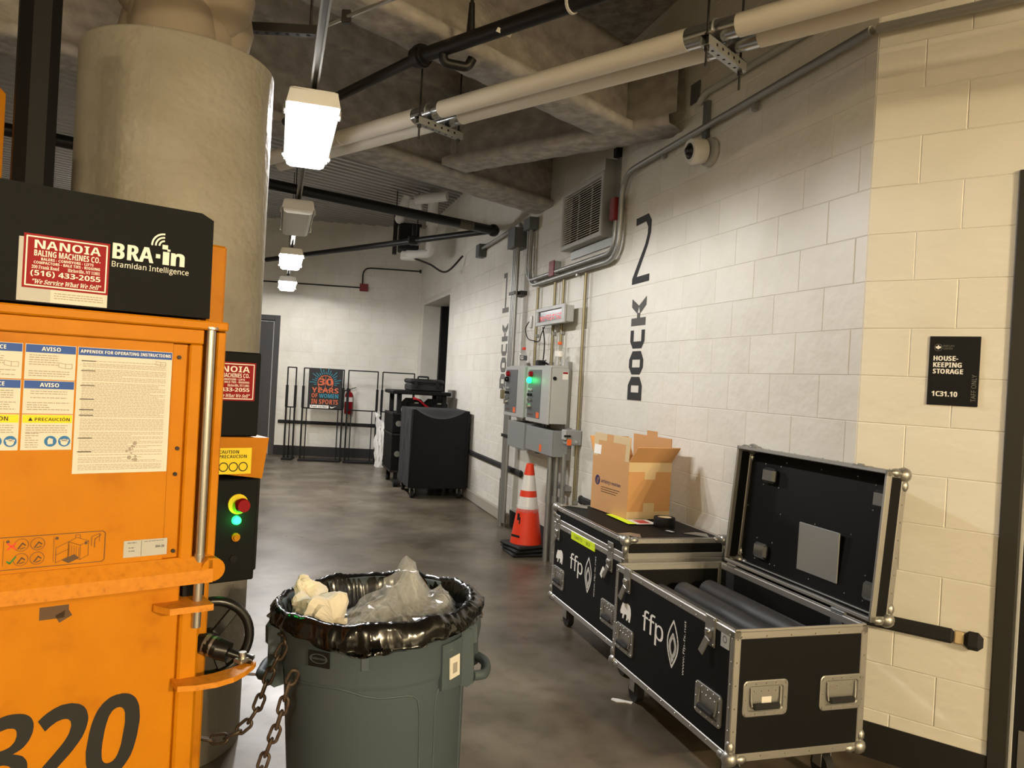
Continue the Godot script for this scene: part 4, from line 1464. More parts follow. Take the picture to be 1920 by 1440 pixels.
		for j in prof.size():
			var p: Vector2 = prof[j]
			var fold := nz.get_noise_2d(a * 22.0 + sin(a) * 3, p.y * 9.0 + 20.0)
			var cross := nz.get_noise_2d(a * 2.2, j * 1.7 + p.y * 30.0)
			var amp := 0.006 if j < 7 else 0.0035
			var dr := fold * amp + (cross * 0.014 if j > 7 and j < 14 else 0.0)
			if j == 14: dr = -0.004
			col.append(Vector3(sin(a) * (p.x + dr), p.y + sag + fold * (0.004 if j < 12 else 0.0), cos(a) * (p.x + dr)))
		grid.append(col)
	for j in grid[0].size(): grid[seg][j] = grid[0][j]
	m.smooth(true)
	for i in seg:
		for j in grid[0].size() - 1:
			m.quad_o(grid[i][j], grid[i + 1][j], grid[i + 1][j + 1], grid[i][j + 1], Vector3(grid[i][j].x, 0, grid[i][j].z) * (-1.0 if j < 6 else 1.0) + Vector3(0, 0.3, 0))
	solo("bin_liner", "shiny black plastic bag lining the grey bin and folded over its rim", "bin bag", bx, m, M.bag)
	# crumpled paper towel
	var sp := MB.new()
	var n2 := FastNoiseLite.new()
	n2.seed = 12; n2.frequency = 9.0; n2.fractal_octaves = 3
	for e in [[Vector3(-0.235, 0.79, 0.02), Vector3(-0.1, 0.7, 0.1), 0.032, 0.045]]:
		lump(sp, sag([Vector3(-0.255, 0.85, -0.03), Vector3(-0.24, 0.815, -0.015), Vector3(-0.205, 0.78, 0.01), Vector3(-0.165, 0.757, 0.045), Vector3(-0.12, 0.737, 0.08), Vector3(-0.09, 0.71, 0.1)], 4), [0.014, 0.021, 0.025, 0.027, 0.028, 0.031, 0.034, 0.036, 0.038, 0.04, 0.042, 0.044, 0.045, 0.046, 0.047, 0.048, 0.047, 0.045, 0.042, 0.036, 0.026], n2, 0.05, 30)
	solo("paper_towel", "crumpled cream paper towel inside the black bag at the left", "paper towel", bx, sp, M.towel)
	# clear plastic bag
	m = MB.new()
	var N := 20
	var g := []
	for i in N + 1:
		var row := []
		for j in N + 1:
			var u := float(i) / N
			var v := float(j) / N
			var x := lerpf(-0.14, 0.24, u)
			var z := lerpf(-0.16, 0.17, v)
			var h := 0.69 + 0.06 * sin(u * PI) * sin(v * PI)
			h += 0.16 * exp(-(pow((x - 0.095) / 0.055, 2) + pow((z + 0.07) / 0.08, 2)))
			h += 0.105 * exp(-(pow((x - 0.21) / 0.05, 2) + pow((z + 0.02) / 0.1, 2)))
			h += 0.06 * exp(-(pow((x - 0.02) / 0.09, 2) + pow((z - 0.02) / 0.09, 2)))
			h += 0.05 * absf(n2.get_noise_2d(x * 0.9, z * 0.9)) + 0.012 * n2.get_noise_2d(x * 2.4 + 3, z * 2.4)
			row.append(Vector3(x + 0.015 * n2.get_noise_2d(x * 3 + 5, z * 3), h, z + 0.015 * n2.get_noise_2d(x * 3, z * 3 + 8)))
		g.append(row)
	for i in N:
		for j in N:
			m.quad_o(g[i][j], g[i + 1][j], g[i + 1][j + 1], g[i][j + 1], Vector3.UP)
	for i in N:
		for j in N:
			var o := Vector3(0.012, -0.028, 0.01)
			m.quad_o(g[i][j] + o, g[i + 1][j] + o, g[i + 1][j + 1] + o * 1.2, g[i][j + 1] + o, Vector3.UP)
	solo("clear_bag", "crumpled clear plastic bag stuffed in the black liner", "plastic bag", bx, m, M.film)

func lump(m: MB, pts: Array, rad: Array, nz: FastNoiseLite, amp: float, seg := 18):
	var rings := []
	for i in pts.size():
		var t: Vector3 = (pts[mini(i + 1, pts.size() - 1)] - pts[maxi(i - 1, 0)]).normalized()
		var b := m.frame_of(t)
		var ring := []
		for k in seg:
			var a := TAU * k / seg
			var d := b.x * cos(a) + b.z * sin(a)
			var p: Vector3 = pts[i] + d * rad[i]
			ring.append(p + d * nz.get_noise_3d(p.x, p.y, p.z) * amp * 1.6)
		rings.append(ring)
	for i in pts.size() - 1:
		for k in seg:
			var l := (k + 1) % seg
			m.quad_o(rings[i][k], rings[i][l], rings[i + 1][l], rings[i + 1][k], rings[i][k] + rings[i][l] - pts[i] * 2.0)
	for e in [0, pts.size() - 1]:
		for k in seg:
			m.tri_o(pts[e], rings[e][k], rings[e][(k + 1) % seg], pts[e] - pts[1 if e == 0 else e - 1])

# ---------------------------------------------------------------- chains
func chain(t: Node3D, path: Array, mat: Material):
	var link := MB.new()
	var c := []
	var hl := 0.0135
	var r := 0.0125
	for i in 9: c.append(Vector3(cos(-PI / 2 + PI * i / 8) * r, 0, 0) + Vector3(0, hl + (sin(-PI / 2 + PI * i / 8) + 1) * r - r, 0))
	c.clear()
	for i in 9: c.append(Vector3(cos(PI * i / 8) * r, hl + sin(PI * i / 8) * r, 0))
	for i in 9: c.append(Vector3(-cos(PI * i / 8) * r, -hl - sin(PI * i / 8) * r, 0))
	link.tube(c, 0.005, 7, true)
	var me := link.mesh()
	var curve := Curve3D.new()
	for p in path: curve.add_point(p)
	var L := curve.get_baked_length()
	var step := 0.0425
	var k := 0
	while k * step < L:
		var p0 := curve.sample_baked(k * step)
		var p1 := curve.sample_baked(minf(k * step + 0.01, L))
		if k * step + 0.01 > L: break
		var y := (p1 - p0).normalized()
		var x := y.cross(Vector3(0.3, 0.1, 1)).normalized()
		var b := Basis(x, y, x.cross(y))
		b = b.rotated(y, (0.35 if k % 2 == 0 else PI / 2 + 0.2))
		put(t, "link", me, mat, Transform3D(b, p0))
		k += 1

func sag(pts: Array, k := 10) -> Array:
	# smooth curve through the points
	var o := []
	for i in pts.size() - 1:
		var a: Vector3 = pts[maxi(i - 1, 0)]
		var b: Vector3 = pts[i]
		var c: Vector3 = pts[i + 1]
		var d: Vector3 = pts[mini(i + 2, pts.size() - 1)]
		for j in k: o.append(b.cubic_interpolate(c, a, d, float(j) / k))
	o.append(pts[-1])
	return o

func chains():
	var t := thing("chain", "dark steel chain drooping from the bin handle to the foot of the baler", "chain")
	chain(t, sag([Vector3(-0.675, 0.66, -2.42), Vector3(-0.66, 0.70, -2.36), Vector3(-0.633, 0.70, -2.30), Vector3(-0.675, 0.602, -2.3), Vector3(-0.716, 0.48, -2.3), Vector3(-0.769, 0.422, -2.3), Vector3(-0.83, 0.4, -2.3), Vector3(-0.9, 0.41, -2.3), Vector3(-0.97, 0.46, -2.3)]), M.chain)
	t = thing("chain", "rusty chain hanging behind the bin down to the floor", "chain")
	chain(t, sag([Vector3(-0.585, 0.63, -2.22), Vector3(-0.591, 0.607, -2.2), Vector3(-0.615, 0.499, -2.2), Vector3(-0.648, 0.398, -2.2), Vector3(-0.7, 0.2, -2.2), Vector3(-0.74, 0.012, -2.19), Vector3(-0.85, 0.01, -2.25)]), M.rust_chain)

# ---------------------------------------------------------------- flight cases
const CL := 1.035
const CW := 0.6

func rivets(m: MB, pts: Array, out: Vector3, r := 0.004):
	for p in pts:
		m.cyl(p, p + out * r * 0.7, r, r * 0.5, 6)

func ball_corner(m: MB, p: Vector3, s: Vector3):
	m.ball(p + s * -0.012, 0.031, 12)
	m.ball(p + Vector3(-s.x * 0.055, -s.y * 0.008, -s.z * 0.008), 0.018, 10, Vector3(1.5, 1, 1))
	m.ball(p + Vector3(-s.x * 0.008, -s.y * 0.055, -s.z * 0.008), 0.018, 10, Vector3(1, 1.5, 1))
	m.ball(p + Vector3(-s.x * 0.008, -s.y * 0.008, -s.z * 0.055), 0.018, 10, Vector3(1, 1, 1.5))

func dish(t: Node3D, called: String, xf: Transform3D, w: float, h: float):
	# sunken sprung handle in a riveted steel dish
	var m := MB.new(xf)
	var loop := func(a: float, b: float, r: float, z: float) -> Array:
		var o := []
		for q in [[1, 1, 0.0], [-1, 1, PI / 2], [-1, -1, PI], [1, -1, PI * 1.5]]:
			for i in 6:
				var g: float = q[2] + PI / 2 * i / 5.0
				o.append(Vector3(q[0] * (a - r) + cos(g) * r, q[1] * (b - r) + sin(g) * r, z))
		return o
	var rings := [loop.call(w / 2, h / 2, 0.02, -0.002), loop.call(w / 2, h / 2, 0.02, 0.003), loop.call(w / 2 - 0.003, h / 2 - 0.003, 0.018, 0.005), loop.call(w / 2 - 0.02, h / 2 - 0.02, 0.012, 0.005), loop.call(w / 2 - 0.024, h / 2 - 0.024, 0.01, 0.0006)]
	for k in 4:
		for i in 24:
			var l := (i + 1) % 24
			m.quad(rings[k][i], rings[k][l], rings[k + 1][l], rings[k + 1][i])
	m.bx(-w / 2 + 0.02, w / 2 - 0.02, -h / 2 + 0.02, h / 2 - 0.02, -0.002, 0.0006)
	var d := add(t, called, m, M.zinc)
	m = MB.new(xf)
	for i in 5:
		var f := -1.0 + i * 0.5
		rivets(m, [Vector3(f * (w / 2 - 0.012), h / 2 - 0.011, 0.005), Vector3(f * (w / 2 - 0.012), -h / 2 + 0.011, 0.005)], Vector3.BACK, 0.0045)
	for f in [-0.4, 0.0, 0.4]:
		rivets(m, [Vector3(-w / 2 + 0.011, f * h, 0.005), Vector3(w / 2 - 0.011, f * h, 0.005)], Vector3.BACK, 0.0045)
	for i in 4: rivets(m, [Vector3(-w * 0.24 + i * w * 0.16, h * 0.2, 0.0006)], Vector3.BACK, 0.0045)
	add(d, "rivets", m, M.alu).set_meta("kind", "stuff")
	m = MB.new(xf)
	m.box(Vector3(0, -h * 0.2, 0.012), Vector3(w * 0.6, 0.022, 0.018), 0.006)
	add(d, "grip", m, M.rubber)
	for s in [-1.0, 1.0]:
		m = MB.new(xf)
		m.tube([Vector3(s * w * 0.31, -h * 0.2, 0.01), Vector3(s * w * 0.33, 0, 0.006), Vector3(s * w * 0.33, h * 0.3, 0.003)], 0.004, 6)
		add(d, "bail", m, M.zinc)

func latch(t: Node3D, x: float, y: float, z: float, loose := false):
	var m := MB.new()
	m.bx(x - 0.036, x + 0.036, y - 0.06, y + 0.055, z - 0.004, z + 0.003, 0.002)
	var l := add(t, "latch", m, M.zinc)
	m = MB.new()
	m.box(Vector3(x, y - 0.012, z + 0.008), Vector3(0.042, 0.034, 0.012), 0.004)
	var a := -0.35
	m.box(Vector3(x - 0.012, y - 0.062, z + 0.018), Vector3(0.036, 0.07, 0.007), 0.003, Basis(Vector3.BACK, a) * Basis(Vector3.RIGHT, -0.2))
	m.cyl(Vector3(x, y - 0.005, z + 0.006), Vector3(x, y - 0.005, z + 0.02), 0.01, -1, 10)
	add(l, "butterfly", m, M.steel)
	m = MB.new()
	rivets(m, [Vector3(x - 0.027, y + 0.045, z + 0.003), Vector3(x + 0.027, y + 0.045, z + 0.003), Vector3(x - 0.027, y - 0.05, z + 0.003), Vector3(x + 0.027, y - 0.05, z + 0.003)], Vector3.BACK, 0.004)
	add(l, "rivets", m, M.alu).set_meta("kind", "stuff")

func bear(m: MB, x: float, y: float, k: float, z: float):
	# walking bear seen from the side, head low on the left
	var pts := PackedVector2Array()
	for e in [[0, .34], [.03, .24], [.1, .2], [.2, .26], [.24, .2], [.2, 0], [.33, 0], [.37, .16], [.42, .3], [.6, .32], [.62, .18], [.57, .02], [.7, .02], [.77, .2], [.82, .12], [.8, 0], [.93, 0], [.97, .22], [1, .5], [.96, .78], [.84, .95], [.66, 1], [.48, .92], [.36, .9], [.28, .86], [.24, .92], [.18, .84], [.1, .66], [.04, .48]]:
		pts.append(Vector2(x + e[0] * k, y + e[1] * k * 0.72))
	m.prism(pts, z, z + 0.0005, false)

func flame(m: MB, x: float, y0: float, y1: float, w: float, z: float):
	var mid := (y0 + y1) / 2
	var hh := (y1 - y0) / 2
	var lens := func(r: float, hk: float, cy: float) -> Array:
		var o := []
		for i in 13:
			var f := -1.0 + i / 6.0
			o.append(Vector2(x + r * (1 - f * f) * (1.0 - 0.25 * f * f), cy + f * hk))
		for i in range(11, 0, -1):
			var f := -1.0 + i / 6.0
			o.append(Vector2(x - r * (1 - f * f) * (1.0 - 0.25 * f * f), cy + f * hk))
		return o
	m.stroke(lens.call(w / 2, hh, mid), 0.009, z + 0.0005, true)
	m.stroke(lens.call(w * 0.27, hh * 0.5, mid - hh * 0.12), 0.017, z + 0.0005, true)
	m.prism(PackedVector2Array([Vector2(x - 0.014, mid - hh * 0.62), Vector2(x, mid - hh * 0.82), Vector2(x + 0.014, mid - hh * 0.62)]), z, z + 0.0005, false)

func case_decals(t: Node3D, z: float):
	var m := MB.new()
	bear(m, 0.068, 0.402, 0.115, z)
	add(t, "bear_emblem", m, M.white)
	m = MB.new()
	m.text("ffp", 0.3, 0.385, 0.2, 0.125, z + 0.0006, false)
	m.text("ffp", 0.301, 0.385, 0.2, 0.125, z + 0.0007, false)
	add(t, "lettering", m, M.white)
	m = MB.new()
	flame(m, 0.585, 0.345, 0.54, 0.09, z)
	add(t, "flame_emblem", m, M.white)
	m = MB.new(Transform3D(Basis(Vector3.BACK, PI / 2), Vector3(0.69, 0.345, 0)))
	m.text("www.ffp-fx.net", 0, 0, 0.225, 0.02, z + 0.0006, false)
	add(t, "web_address", m, M.white)

func flight_case(label: String, xf: Transform3D, open: bool) -> Node3D:
	# local: x right along the front, y up from floor, z out of the front (back at 0)
	var t := thing("flight_case", label, "flight case", xf, "black flight cases along the wall")
	var y0 := 0.155
	var y1 := 0.64
	var T := 0.012
	var m := MB.new()
	m.bx(0.004, CL - 0.004, y0, y1 - 0.004, CW - T, CW - 0.003)
	add(t, "front_panel", m, M.laminate)
	m = MB.new()
	m.bx(CL - T, CL - 0.003, y0, y1 - 0.004, 0.004, CW - 0.004)
	add(t, "end_panel", m, M.laminate)
	m = MB.new()
	m.bx(0.003, T, y0, y1 - 0.004, 0.004, CW - 0.004)
	add(t, "end_panel", m, M.laminate)
	m = MB.new()
	m.bx(0.004, CL - 0.004, y0, y1 - 0.004, 0.003, T)
	add(t, "back_panel", m, M.laminate)
	m = MB.new()
	m.bx(0.004, CL - 0.004, y0, y0 + T, 0.004, CW - 0.004)
	add(t, "floor_panel", m, M.lam_in)
	# aluminium edging
	var e := 0.03
	var ed := func(box: Array):
		var q := MB.new()
		q.bx(box[0], box[1], box[2], box[3], box[4], box[5], 0.003)
		add(t, "edging", q, M.alu)
	for x in [[0, 0.016], [CL - 0.016, CL]]:
		for z in [[0, e], [CW - e, CW]]:
			ed.call([x[0], x[1], y0, y1, z[0], z[1]])
	for x in [[0, e], [CL - e, CL]]:
		for z in [[0.0, 0.006], [CW - 0.006, CW]]:
			ed.call([x[0], x[1], y0, y1, z[0], z[1]])
	for z in [[0, 0.016], [CW - 0.016, CW]]:
		ed.call([0.0, CL, y0 - 0.001, y0 + e, z[0], z[1]])
		ed.call([0.0, CL, y1 - e, y1, z[0], z[1]])
	for x in [[0, 0.016], [CL - 0.016, CL]]:
		ed.call([x[0], x[1], y0 - 0.001, y0 + e, 0.0, CW])
		ed.call([x[0], x[1], y1 - e, y1, 0.0, CW])
	# tongue of the closing channel
	m = MB.new()
	for z in [0.006, CW - 0.012]: m.bx(0.006, CL - 0.006, y1, y1 + 0.006, z, z + 0.005)
	for x in [0.006, CL - 0.012]: m.bx(x, x + 0.005, y1, y1 + 0.006, 0.006, CW - 0.006)
	add(t, "rim_tongue", m, M.alu)
	m = MB.new()
	for i in 9:
		var x := 0.03 + (CL - 0.06) * i / 8.0
		rivets(m, [Vector3(x, y0 + 0.018, CW), Vector3(x, y1 - 0.02, CW)], Vector3.BACK)
	for i in 6:
		var z := 0.03 + (CW - 0.06) * i / 5.0
		rivets(m, [Vector3(CL, y0 + 0.018, z), Vector3(CL, y1 - 0.02, z)], Vector3.RIGHT)
		var y := y0 + 0.03 + (y1 - y0 - 0.06) * i / 5.0
		rivets(m, [Vector3(CL, y, 0.015), Vector3(CL, y, CW - 0.015)], Vector3.RIGHT)
		rivets(m, [Vector3(0.015, y, CW), Vector3(CL - 0.015, y, CW)], Vector3.BACK)
	add(t, "rivets", m, M.steel).set_meta("kind", "stuff")
	for x in [0.0, CL]:
		for z in [0.0, CW]:
			m = MB.new()
			ball_corner(m, Vector3(x, y0, z), Vector3(signf(x - 0.1), -1, signf(z - 0.1)))
			add(t, "corner", m, M.zinc)
	latch(t, 0.13 if open else 0.075, 0.595, CW)
	latch(t, 0.87, 0.595, CW)
	dish(t, "front_handle", Transform3D(Basis(), Vector3(0.13, 0.31, CW - 0.002)), 0.19, 0.125)
	dish(t, "front_handle", Transform3D(Basis(), Vector3(0.88, 0.312, CW - 0.002)), 0.19, 0.125)
	var eb := Basis(Vector3.UP, PI / 2)
	dish(t, "end_handle", Transform3D(eb, Vector3(CL - 0.002, 0.388, 0.455)), 0.195, 0.135)
	dish(t, "end_handle", Transform3D(eb, Vector3(CL - 0.002, 0.388, 0.115)), 0.195, 0.135)
	case_decals(t, CW - 0.0028)
	# castors
	for x in [0.1, CL - 0.12]:
		for z in [0.09, CW - 0.09]:
			m = MB.new()
			m.bx(x - 0.05, x + 0.05, y0 - 0.008, y0, z - 0.045, z + 0.045)
			m.bx(x - 0.02, x + 0.03, 0.05, y0 - 0.008, z - 0.024, z - 0.02)
			m.bx(x - 0.02, x + 0.03, 0.05, y0 - 0.008, z + 0.02, z + 0.024)
			var c := add(t, "castor", m, M.zinc)
			m = MB.new()
			m.cyl(Vector3(x + 0.012, 0.05, z - 0.018), Vector3(x + 0.012, 0.05, z + 0.018), 0.05, -1, 22)
			add(c, "wheel", m, M.rubber)
	# lid: local box with the rim at y = 0
	var lid := Node3D.new()
	lid.name = "lid"
	t.add_child(lid, true)
	var lh := 0.1
	if open:
		# hinged at the back, leaning on the wall: rim plane faces the room
		lid.transform = Transform3D(Basis(Vector3.RIGHT, -PI / 2 - 0.075), Vector3(0, y1 + 0.01, -0.006))
	else:
		lid.transform = Transform3D(Basis(), Vector3(0, y1 + 0.002, 0))
	m = MB.new()
	m.bx(0.004, CL - 0.004, lh - T, lh - 0.003, 0.004, CW - 0.004)
	m.bx(0.004, CL - 0.004, 0.002, lh - 0.004, CW - T, CW - 0.003)
	m.bx(0.004, CL - 0.004, 0.002, lh - 0.004, 0.003, T)
	m.bx(0.003, T, 0.002, lh - 0.004, 0.004, CW - 0.004)
	m.bx(CL - T, CL - 0.003, 0.002, lh - 0.004, 0.004, CW - 0.004)
	add(lid, "lid_panel", m, M.laminate)
	m = MB.new()
	for z in [[0, 0.016], [CW - 0.016, CW]]:
		m.bx(0.0, CL, 0.0, 0.026, z[0], z[1], 0.003)
		m.bx(0.0, CL, lh - 0.026, lh, z[0], z[1], 0.003)
	for x in [[0, 0.016], [CL - 0.016, CL]]:
		m.bx(x[0], x[1], 0.0, 0.026, 0.0, CW, 0.003)
		m.bx(x[0], x[1], lh - 0.026, lh, 0.0, CW, 0.003)
		for z in [[0, 0.026], [CW - 0.026, CW]]: m.bx(x[0], x[1], 0.0, lh, z[0], z[1], 0.003)
	for z in [[0, 0.026], [CW - 0.026, CW]]: m.bx(0.0, CL, lh - 0.006, lh, z[0], z[1], 0.002)
	for x in [[0, 0.026], [CL - 0.026, CL]]: m.bx(x[0], x[1], lh - 0.006, lh, 0.0, CW, 0.002)
	add(lid, "lid_edging", m, M.alu)
	m = MB.new()
	for i in 8: rivets(m, [Vector3(CL, lh - 0.013, 0.05 + i * 0.07)], Vector3.RIGHT)
	for i in 10: rivets(m, [Vector3(0.05 + i * 0.1, lh - 0.013, CW)], Vector3.BACK)
	add(lid, "rivets", m, M.steel).set_meta("kind", "stuff")
	for x in [0.0, CL]:
		for z in [0.0, CW]:
			m = MB.new()
			ball_corner(m, Vector3(x, lh, z), Vector3(signf(x - 0.1), 1, signf(z - 0.1)))
			add(lid, "corner", m, M.zinc)
	# latch catches on the lid front
	for x in [0.13 if open else 0.075, 0.87]:
		m = MB.new()
		m.bx(x - 0.036, x + 0.036, 0.0, 0.05, CW - 0.002, CW + 0.003, 0.002)
		m.box(Vector3(x, 0.016, CW + 0.005), Vector3(0.03, 0.016, 0.008), 0.003)
		add(lid, "latch_catch", m, M.zinc)
	if open:
		for x in [0.2, 0.95]:
			for z in [0.1, 0.475]:
				m = MB.new()
				m.box(Vector3(x, lh - 0.028, z), Vector3(0.1, 0.03, 0.075), 0.012)
				add(lid, "dish_back", m, M.foil)
		m = MB.new()
		m.box(Vector3(0.6, lh - 0.022, 0.185), Vector3(0.27, 0.008, 0.22), 0.003, Basis(Vector3.RIGHT, 0.06))
		add(lid, "inner_plate", m, M.mirror)
		m = MB.new()
		for x in [0.2, 0.95]:
			for z in [0.1, 0.475]:
				for s in [[-1, -1], [1, -1], [1, 1], [-1, 1]]:
					m.ball(Vector3(x + s[0] * 0.062, lh - 0.0125, z + s[1] * 0.052), 0.004, 6)
		for x in [0.03, 0.3, 0.55, 0.78, 1.0]:
			for z in [0.05, 0.3, 0.55]: m.ball(Vector3(x, lh - 0.0125, z), 0.0035, 6)
		add(lid, "screws", m, M.steel).set_meta("kind", "stuff")
		for x in [0.1, 0.87]:
			m = MB.new()
			m.bx(x - 0.034, x + 0.034, y1 - 0.11, y1 + 0.002, T, T + 0.003)
			m.cyl(Vector3(x - 0.04, y1 + 0.008, 0.006), Vector3(x + 0.04, y1 + 0.008, 0.006), 0.007, -1, 8)
			add(t, "hinge", m, M.foil)
		m = MB.new()
		m.bx(0.945, 1.0, 0.56, 0.612, CW - 0.003, CW + 0.0004)
		var bd := add(t, "maker_label", m, M.grey_light)
		m = MB.new()
		m.ringz(Vector2(0.972, 0.592), 0.012, 0.004, CW + 0.0008)
		add(bd, "emblem", m, M.ink_soft)
		m = MB.new(Transform3D(eb, Vector3(CL - 0.001, 0.385, 0.45)))
		m.bx(-0.02, 0.022, -0.017, 0.008, 0.0005, 0.0012)
		add(t, "asset_label", m, M.paper)
	else:
		for p in [[0.035, 0.46], [0.9, 0.52], [0.9, 0.12]]:
			m = MB.new()
			m.prism(PackedVector2Array([Vector2(-0.07, -0.03), Vector2(0.07, -0.03), Vector2(0.03, 0.05), Vector2(-0.03, 0.05)]), 0.0, 0.003)
			put(lid, "caster_cup", m.mesh(), M.zinc, Transform3D(Basis(Vector3.UP, 0.7) * Basis(Vector3.RIGHT, -PI / 2), Vector3(p[0] + 0.04, lh, p[1])))
	return t

func cases():
	flight_case("open black flight case with its lid leaning on the wall, nearest the viewer", DOCK * at(-0.72, 0, 0.168), true)
	var far := flight_case("closed black flight case with a cardboard box on top", DOCK * at(-1.855, 0, 0.08), false)
	var m := MB.new()
	m.bx(0.31, 0.665, 0.592, 0.637, CW - 0.0025, CW + 0.0013)
	var tp := add(far, "tape_label", m, M.neon, "bright yellow tape strip with handwriting")
	m = MB.new()
	m.text("CONFETTI", 0.35, 0.604, 0.13, 0.02, CW + 0.0018, false, 0.15)
	m.text("BOX", 0.54, 0.604, 0.06, 0.02, CW + 0.0018, false, 0.15)
	add(tp, "lettering", m, M.ink)
	m = MB.new()
	m.box(Vector3(0.825, 0.52, CW + 0.02), Vector3(0.03, 0.06, 0.004), 0.001, Basis(Vector3.BACK, -0.6))
	add(far, "luggage_tag", m, M.white)
	# tubes inside the open case
	var rows := [["foremost", 0.685, 0.5], ["second from the front", 0.56, 0.5], ["third from the front", 0.435, 0.51], ["rearmost", 0.3, 0.52]]
	for i in 4:
		var zz: float = rows[i][1]
		var yy: float = rows[i][2]
		m = MB.new()
		var r := 0.056
		var x0 := -0.66 + i * 0.012
		var x1: float = 0.12 + [0.0, 0.1, 0.04, 0.1][i]
		m.cyl(Vector3(x0, yy, zz), Vector3(x1, yy, zz), r, -1, 32, false)
		m.cyl(Vector3(x0, yy, zz), Vector3(x1, yy, zz), r - 0.005, -1, 32, false)
		for k in 32:
			var a0 := TAU * k / 32
			var a1 := TAU * (k + 1) / 32
			for x in [x0, x1]:
				m.quad_o(Vector3(x, yy + cos(a0) * r, zz + sin(a0) * r), Vector3(x, yy + cos(a1) * r, zz + sin(a1) * r), Vector3(x, yy + cos(a1) * (r - 0.005), zz + sin(a1) * (r - 0.005)), Vector3(x, yy + cos(a0) * (r - 0.005), zz + sin(a0) * (r - 0.005)), Vector3(signf(x - 0.0) if x == x1 else -1.0, 0, 0))
		solo("tube", "black hollow tube lying in the open flight case, %s of four" % rows[i][0], "tube", DOCK, m, mt("262628", 0.5), "black tubes in the open case")
	# foam bed the tubes lie on
	m = MB.new()
	m.bx(-0.7, 0.295, 0.168, 0.442, 0.185, 0.75, 0.01)
	solo("foam_bed", "black foam filling under the tubes in the open flight case", "foam", DOCK, m, M.cloth)

# ---------------------------------------------------------------- cardboard box
func carton():
	var xf := DOCK * at(-1.34, 0.744, 0.425, 0.0955)
	# local: x to the left is negative along the long face; z towards the room
	var L := 0.44
	var D := 0.295
	var H := 0.335
	var t := thing("cardboard_box", "open brown cardboard box standing on the closed flight case", "cardboard box", xf)
	var c := 0.005
	var m := MB.new()
	m.bx(-L, 0, 0, H, -c, 0)
	m.bx(-L, 0, 0, H, -D, -D + c)
	m.bx(-L, -L + c, 0, H, -D + c, -c)
	m.bx(-c, 0, 0, H, -D + c, -c)
	m.bx(-L + c, -c, 0, c, -D + c, -c)
	add(t, "carton", m, M.cardboard)
	# flaps: front long one up, back long one up, near short one folded out, far short one up
	m = MB.new(Transform3D(Basis(Vector3.RIGHT, -0.04), Vector3(0, H, 0)))
	m.bx(-L + 0.003, -0.004, 0, 0.143, -c, 0)
	add(t, "flap", m, M.cardboard)
	m = MB.new(Transform3D(Basis(Vector3.RIGHT, -0.04), Vector3(0, H, 0)))
	m.bx(-L + 0.003, -L + 0.06, 0.0, 0.144, 0.0, 0.0008)
	m.bx(-L + 0.06, -L + 0.16, 0.1, 0.144, 0.0, 0.0008)
	m.bx(-0.2, -0.004, 0.098, 0.144, 0.0, 0.0008)
	m.bx(-0.05, -0.004, 0.0, 0.1, 0.0, 0.0008)
	add(t, "torn_tape", m, M.kraft_tape)
	m = MB.new(Transform3D(Basis(Vector3.RIGHT, -0.04), Vector3(0, H, 0)))
	m.bx(-L + 0.012, -L + 0.1, 0.012, 0.07, 0.0008, 0.0016)
	add(t, "white_label", m, M.white)
	m = MB.new(Transform3D(Basis(Vector3.RIGHT, 0.03), Vector3(0, H, -D)))
	m.bx(-L + 0.01, -0.004, 0, 0.143, 0, c)
	m.bx(-0.28, -0.16, 0.14, 0.175, 0, 0.001)
	add(t, "flap", m, M.cardboard)
	m = MB.new(Transform3D(Basis(Vector3.BACK, -0.75), Vector3(0, H, 0)))
	m.bx(-c, 0, 0, 0.13, -D + 0.002, -0.002)
	add(t, "flap", m, M.cardboard)
	m = MB.new(Transform3D(Basis(Vector3.BACK, 0.5), Vector3(-L, H, 0)))
	m.bx(0, c, 0, 0.13, -D + 0.004, -0.004)
	add(t, "flap", m, M.cardboard)
	# tape on the near end
	m = MB.new()
	m.bx(0.0, 0.0008, H - 0.055, H, -D, 0.0)
	m.bx(0.0, 0.0008, H - 0.1, H - 0.055, -0.185, -0.11)
	add(t, "tape", m, M.kraft_tape)
	m = MB.new()
	m.bx(0.0, 0.0008, 0, 0.045, -D, 0.0)
	m.bx(0.0, 0.0008, 0.045, 0.095, -0.185, -0.11)
	add(t, "tape", m, M.kraft_tape)
	# print
	m = MB.new()
	m.disc(Vector2(-0.365, 0.185), 0.031, 0.0006, 24)
	var lg := add(t, "round_emblem", m, M.print_blue)
	m = MB.new()
	m.stroke([Vector2(-0.372, 0.165), Vector2(-0.368, 0.19), Vector2(-0.358, 0.2)], 0.004, 0.0011)
	m.stroke([Vector2(-0.36, 0.163), Vector2(-0.356, 0.185), Vector2(-0.348, 0.198)], 0.004, 0.0011)
	add(lg, "stripe", m, M.cardboard)
	m = MB.new()
	m.text("artistry", -0.318, 0.168, 0.105, 0.03, 0.0006, true)
	m.text("motion", -0.185, 0.175, 0.1, 0.021, 0.0006, true)
	add(t, "lettering", m, M.print_blue)
	m = MB.new()
	m.text("in", -0.208, 0.175, 0.018, 0.021, 0.0006, false)
	for i in 3: print_lines(m, -0.315, -0.09 - i * 0.02, 0.152 - i * 0.014, 0.15 - i * 0.014, 0.012, 90 + i)
	add(t, "small_print", m, M.print_brown)

# ---------------------------------------------------------------- gear on the block walls
func dtube(t: Node3D, called: String, pts: Array, r: float, mat: Material, bend := 0.12):
	var m := MB.new()
	m.tube(rounded(pts, bend), r, 10)
	add(t, called, m, mat)

func strap(t: Node3D, p: Vector3, r: float):
	var m := MB.new()
	m.box(p, Vector3(r * 4.5, r * 1.4, 0.012), 0.002)
	add(t, "strap", m, M.galv)

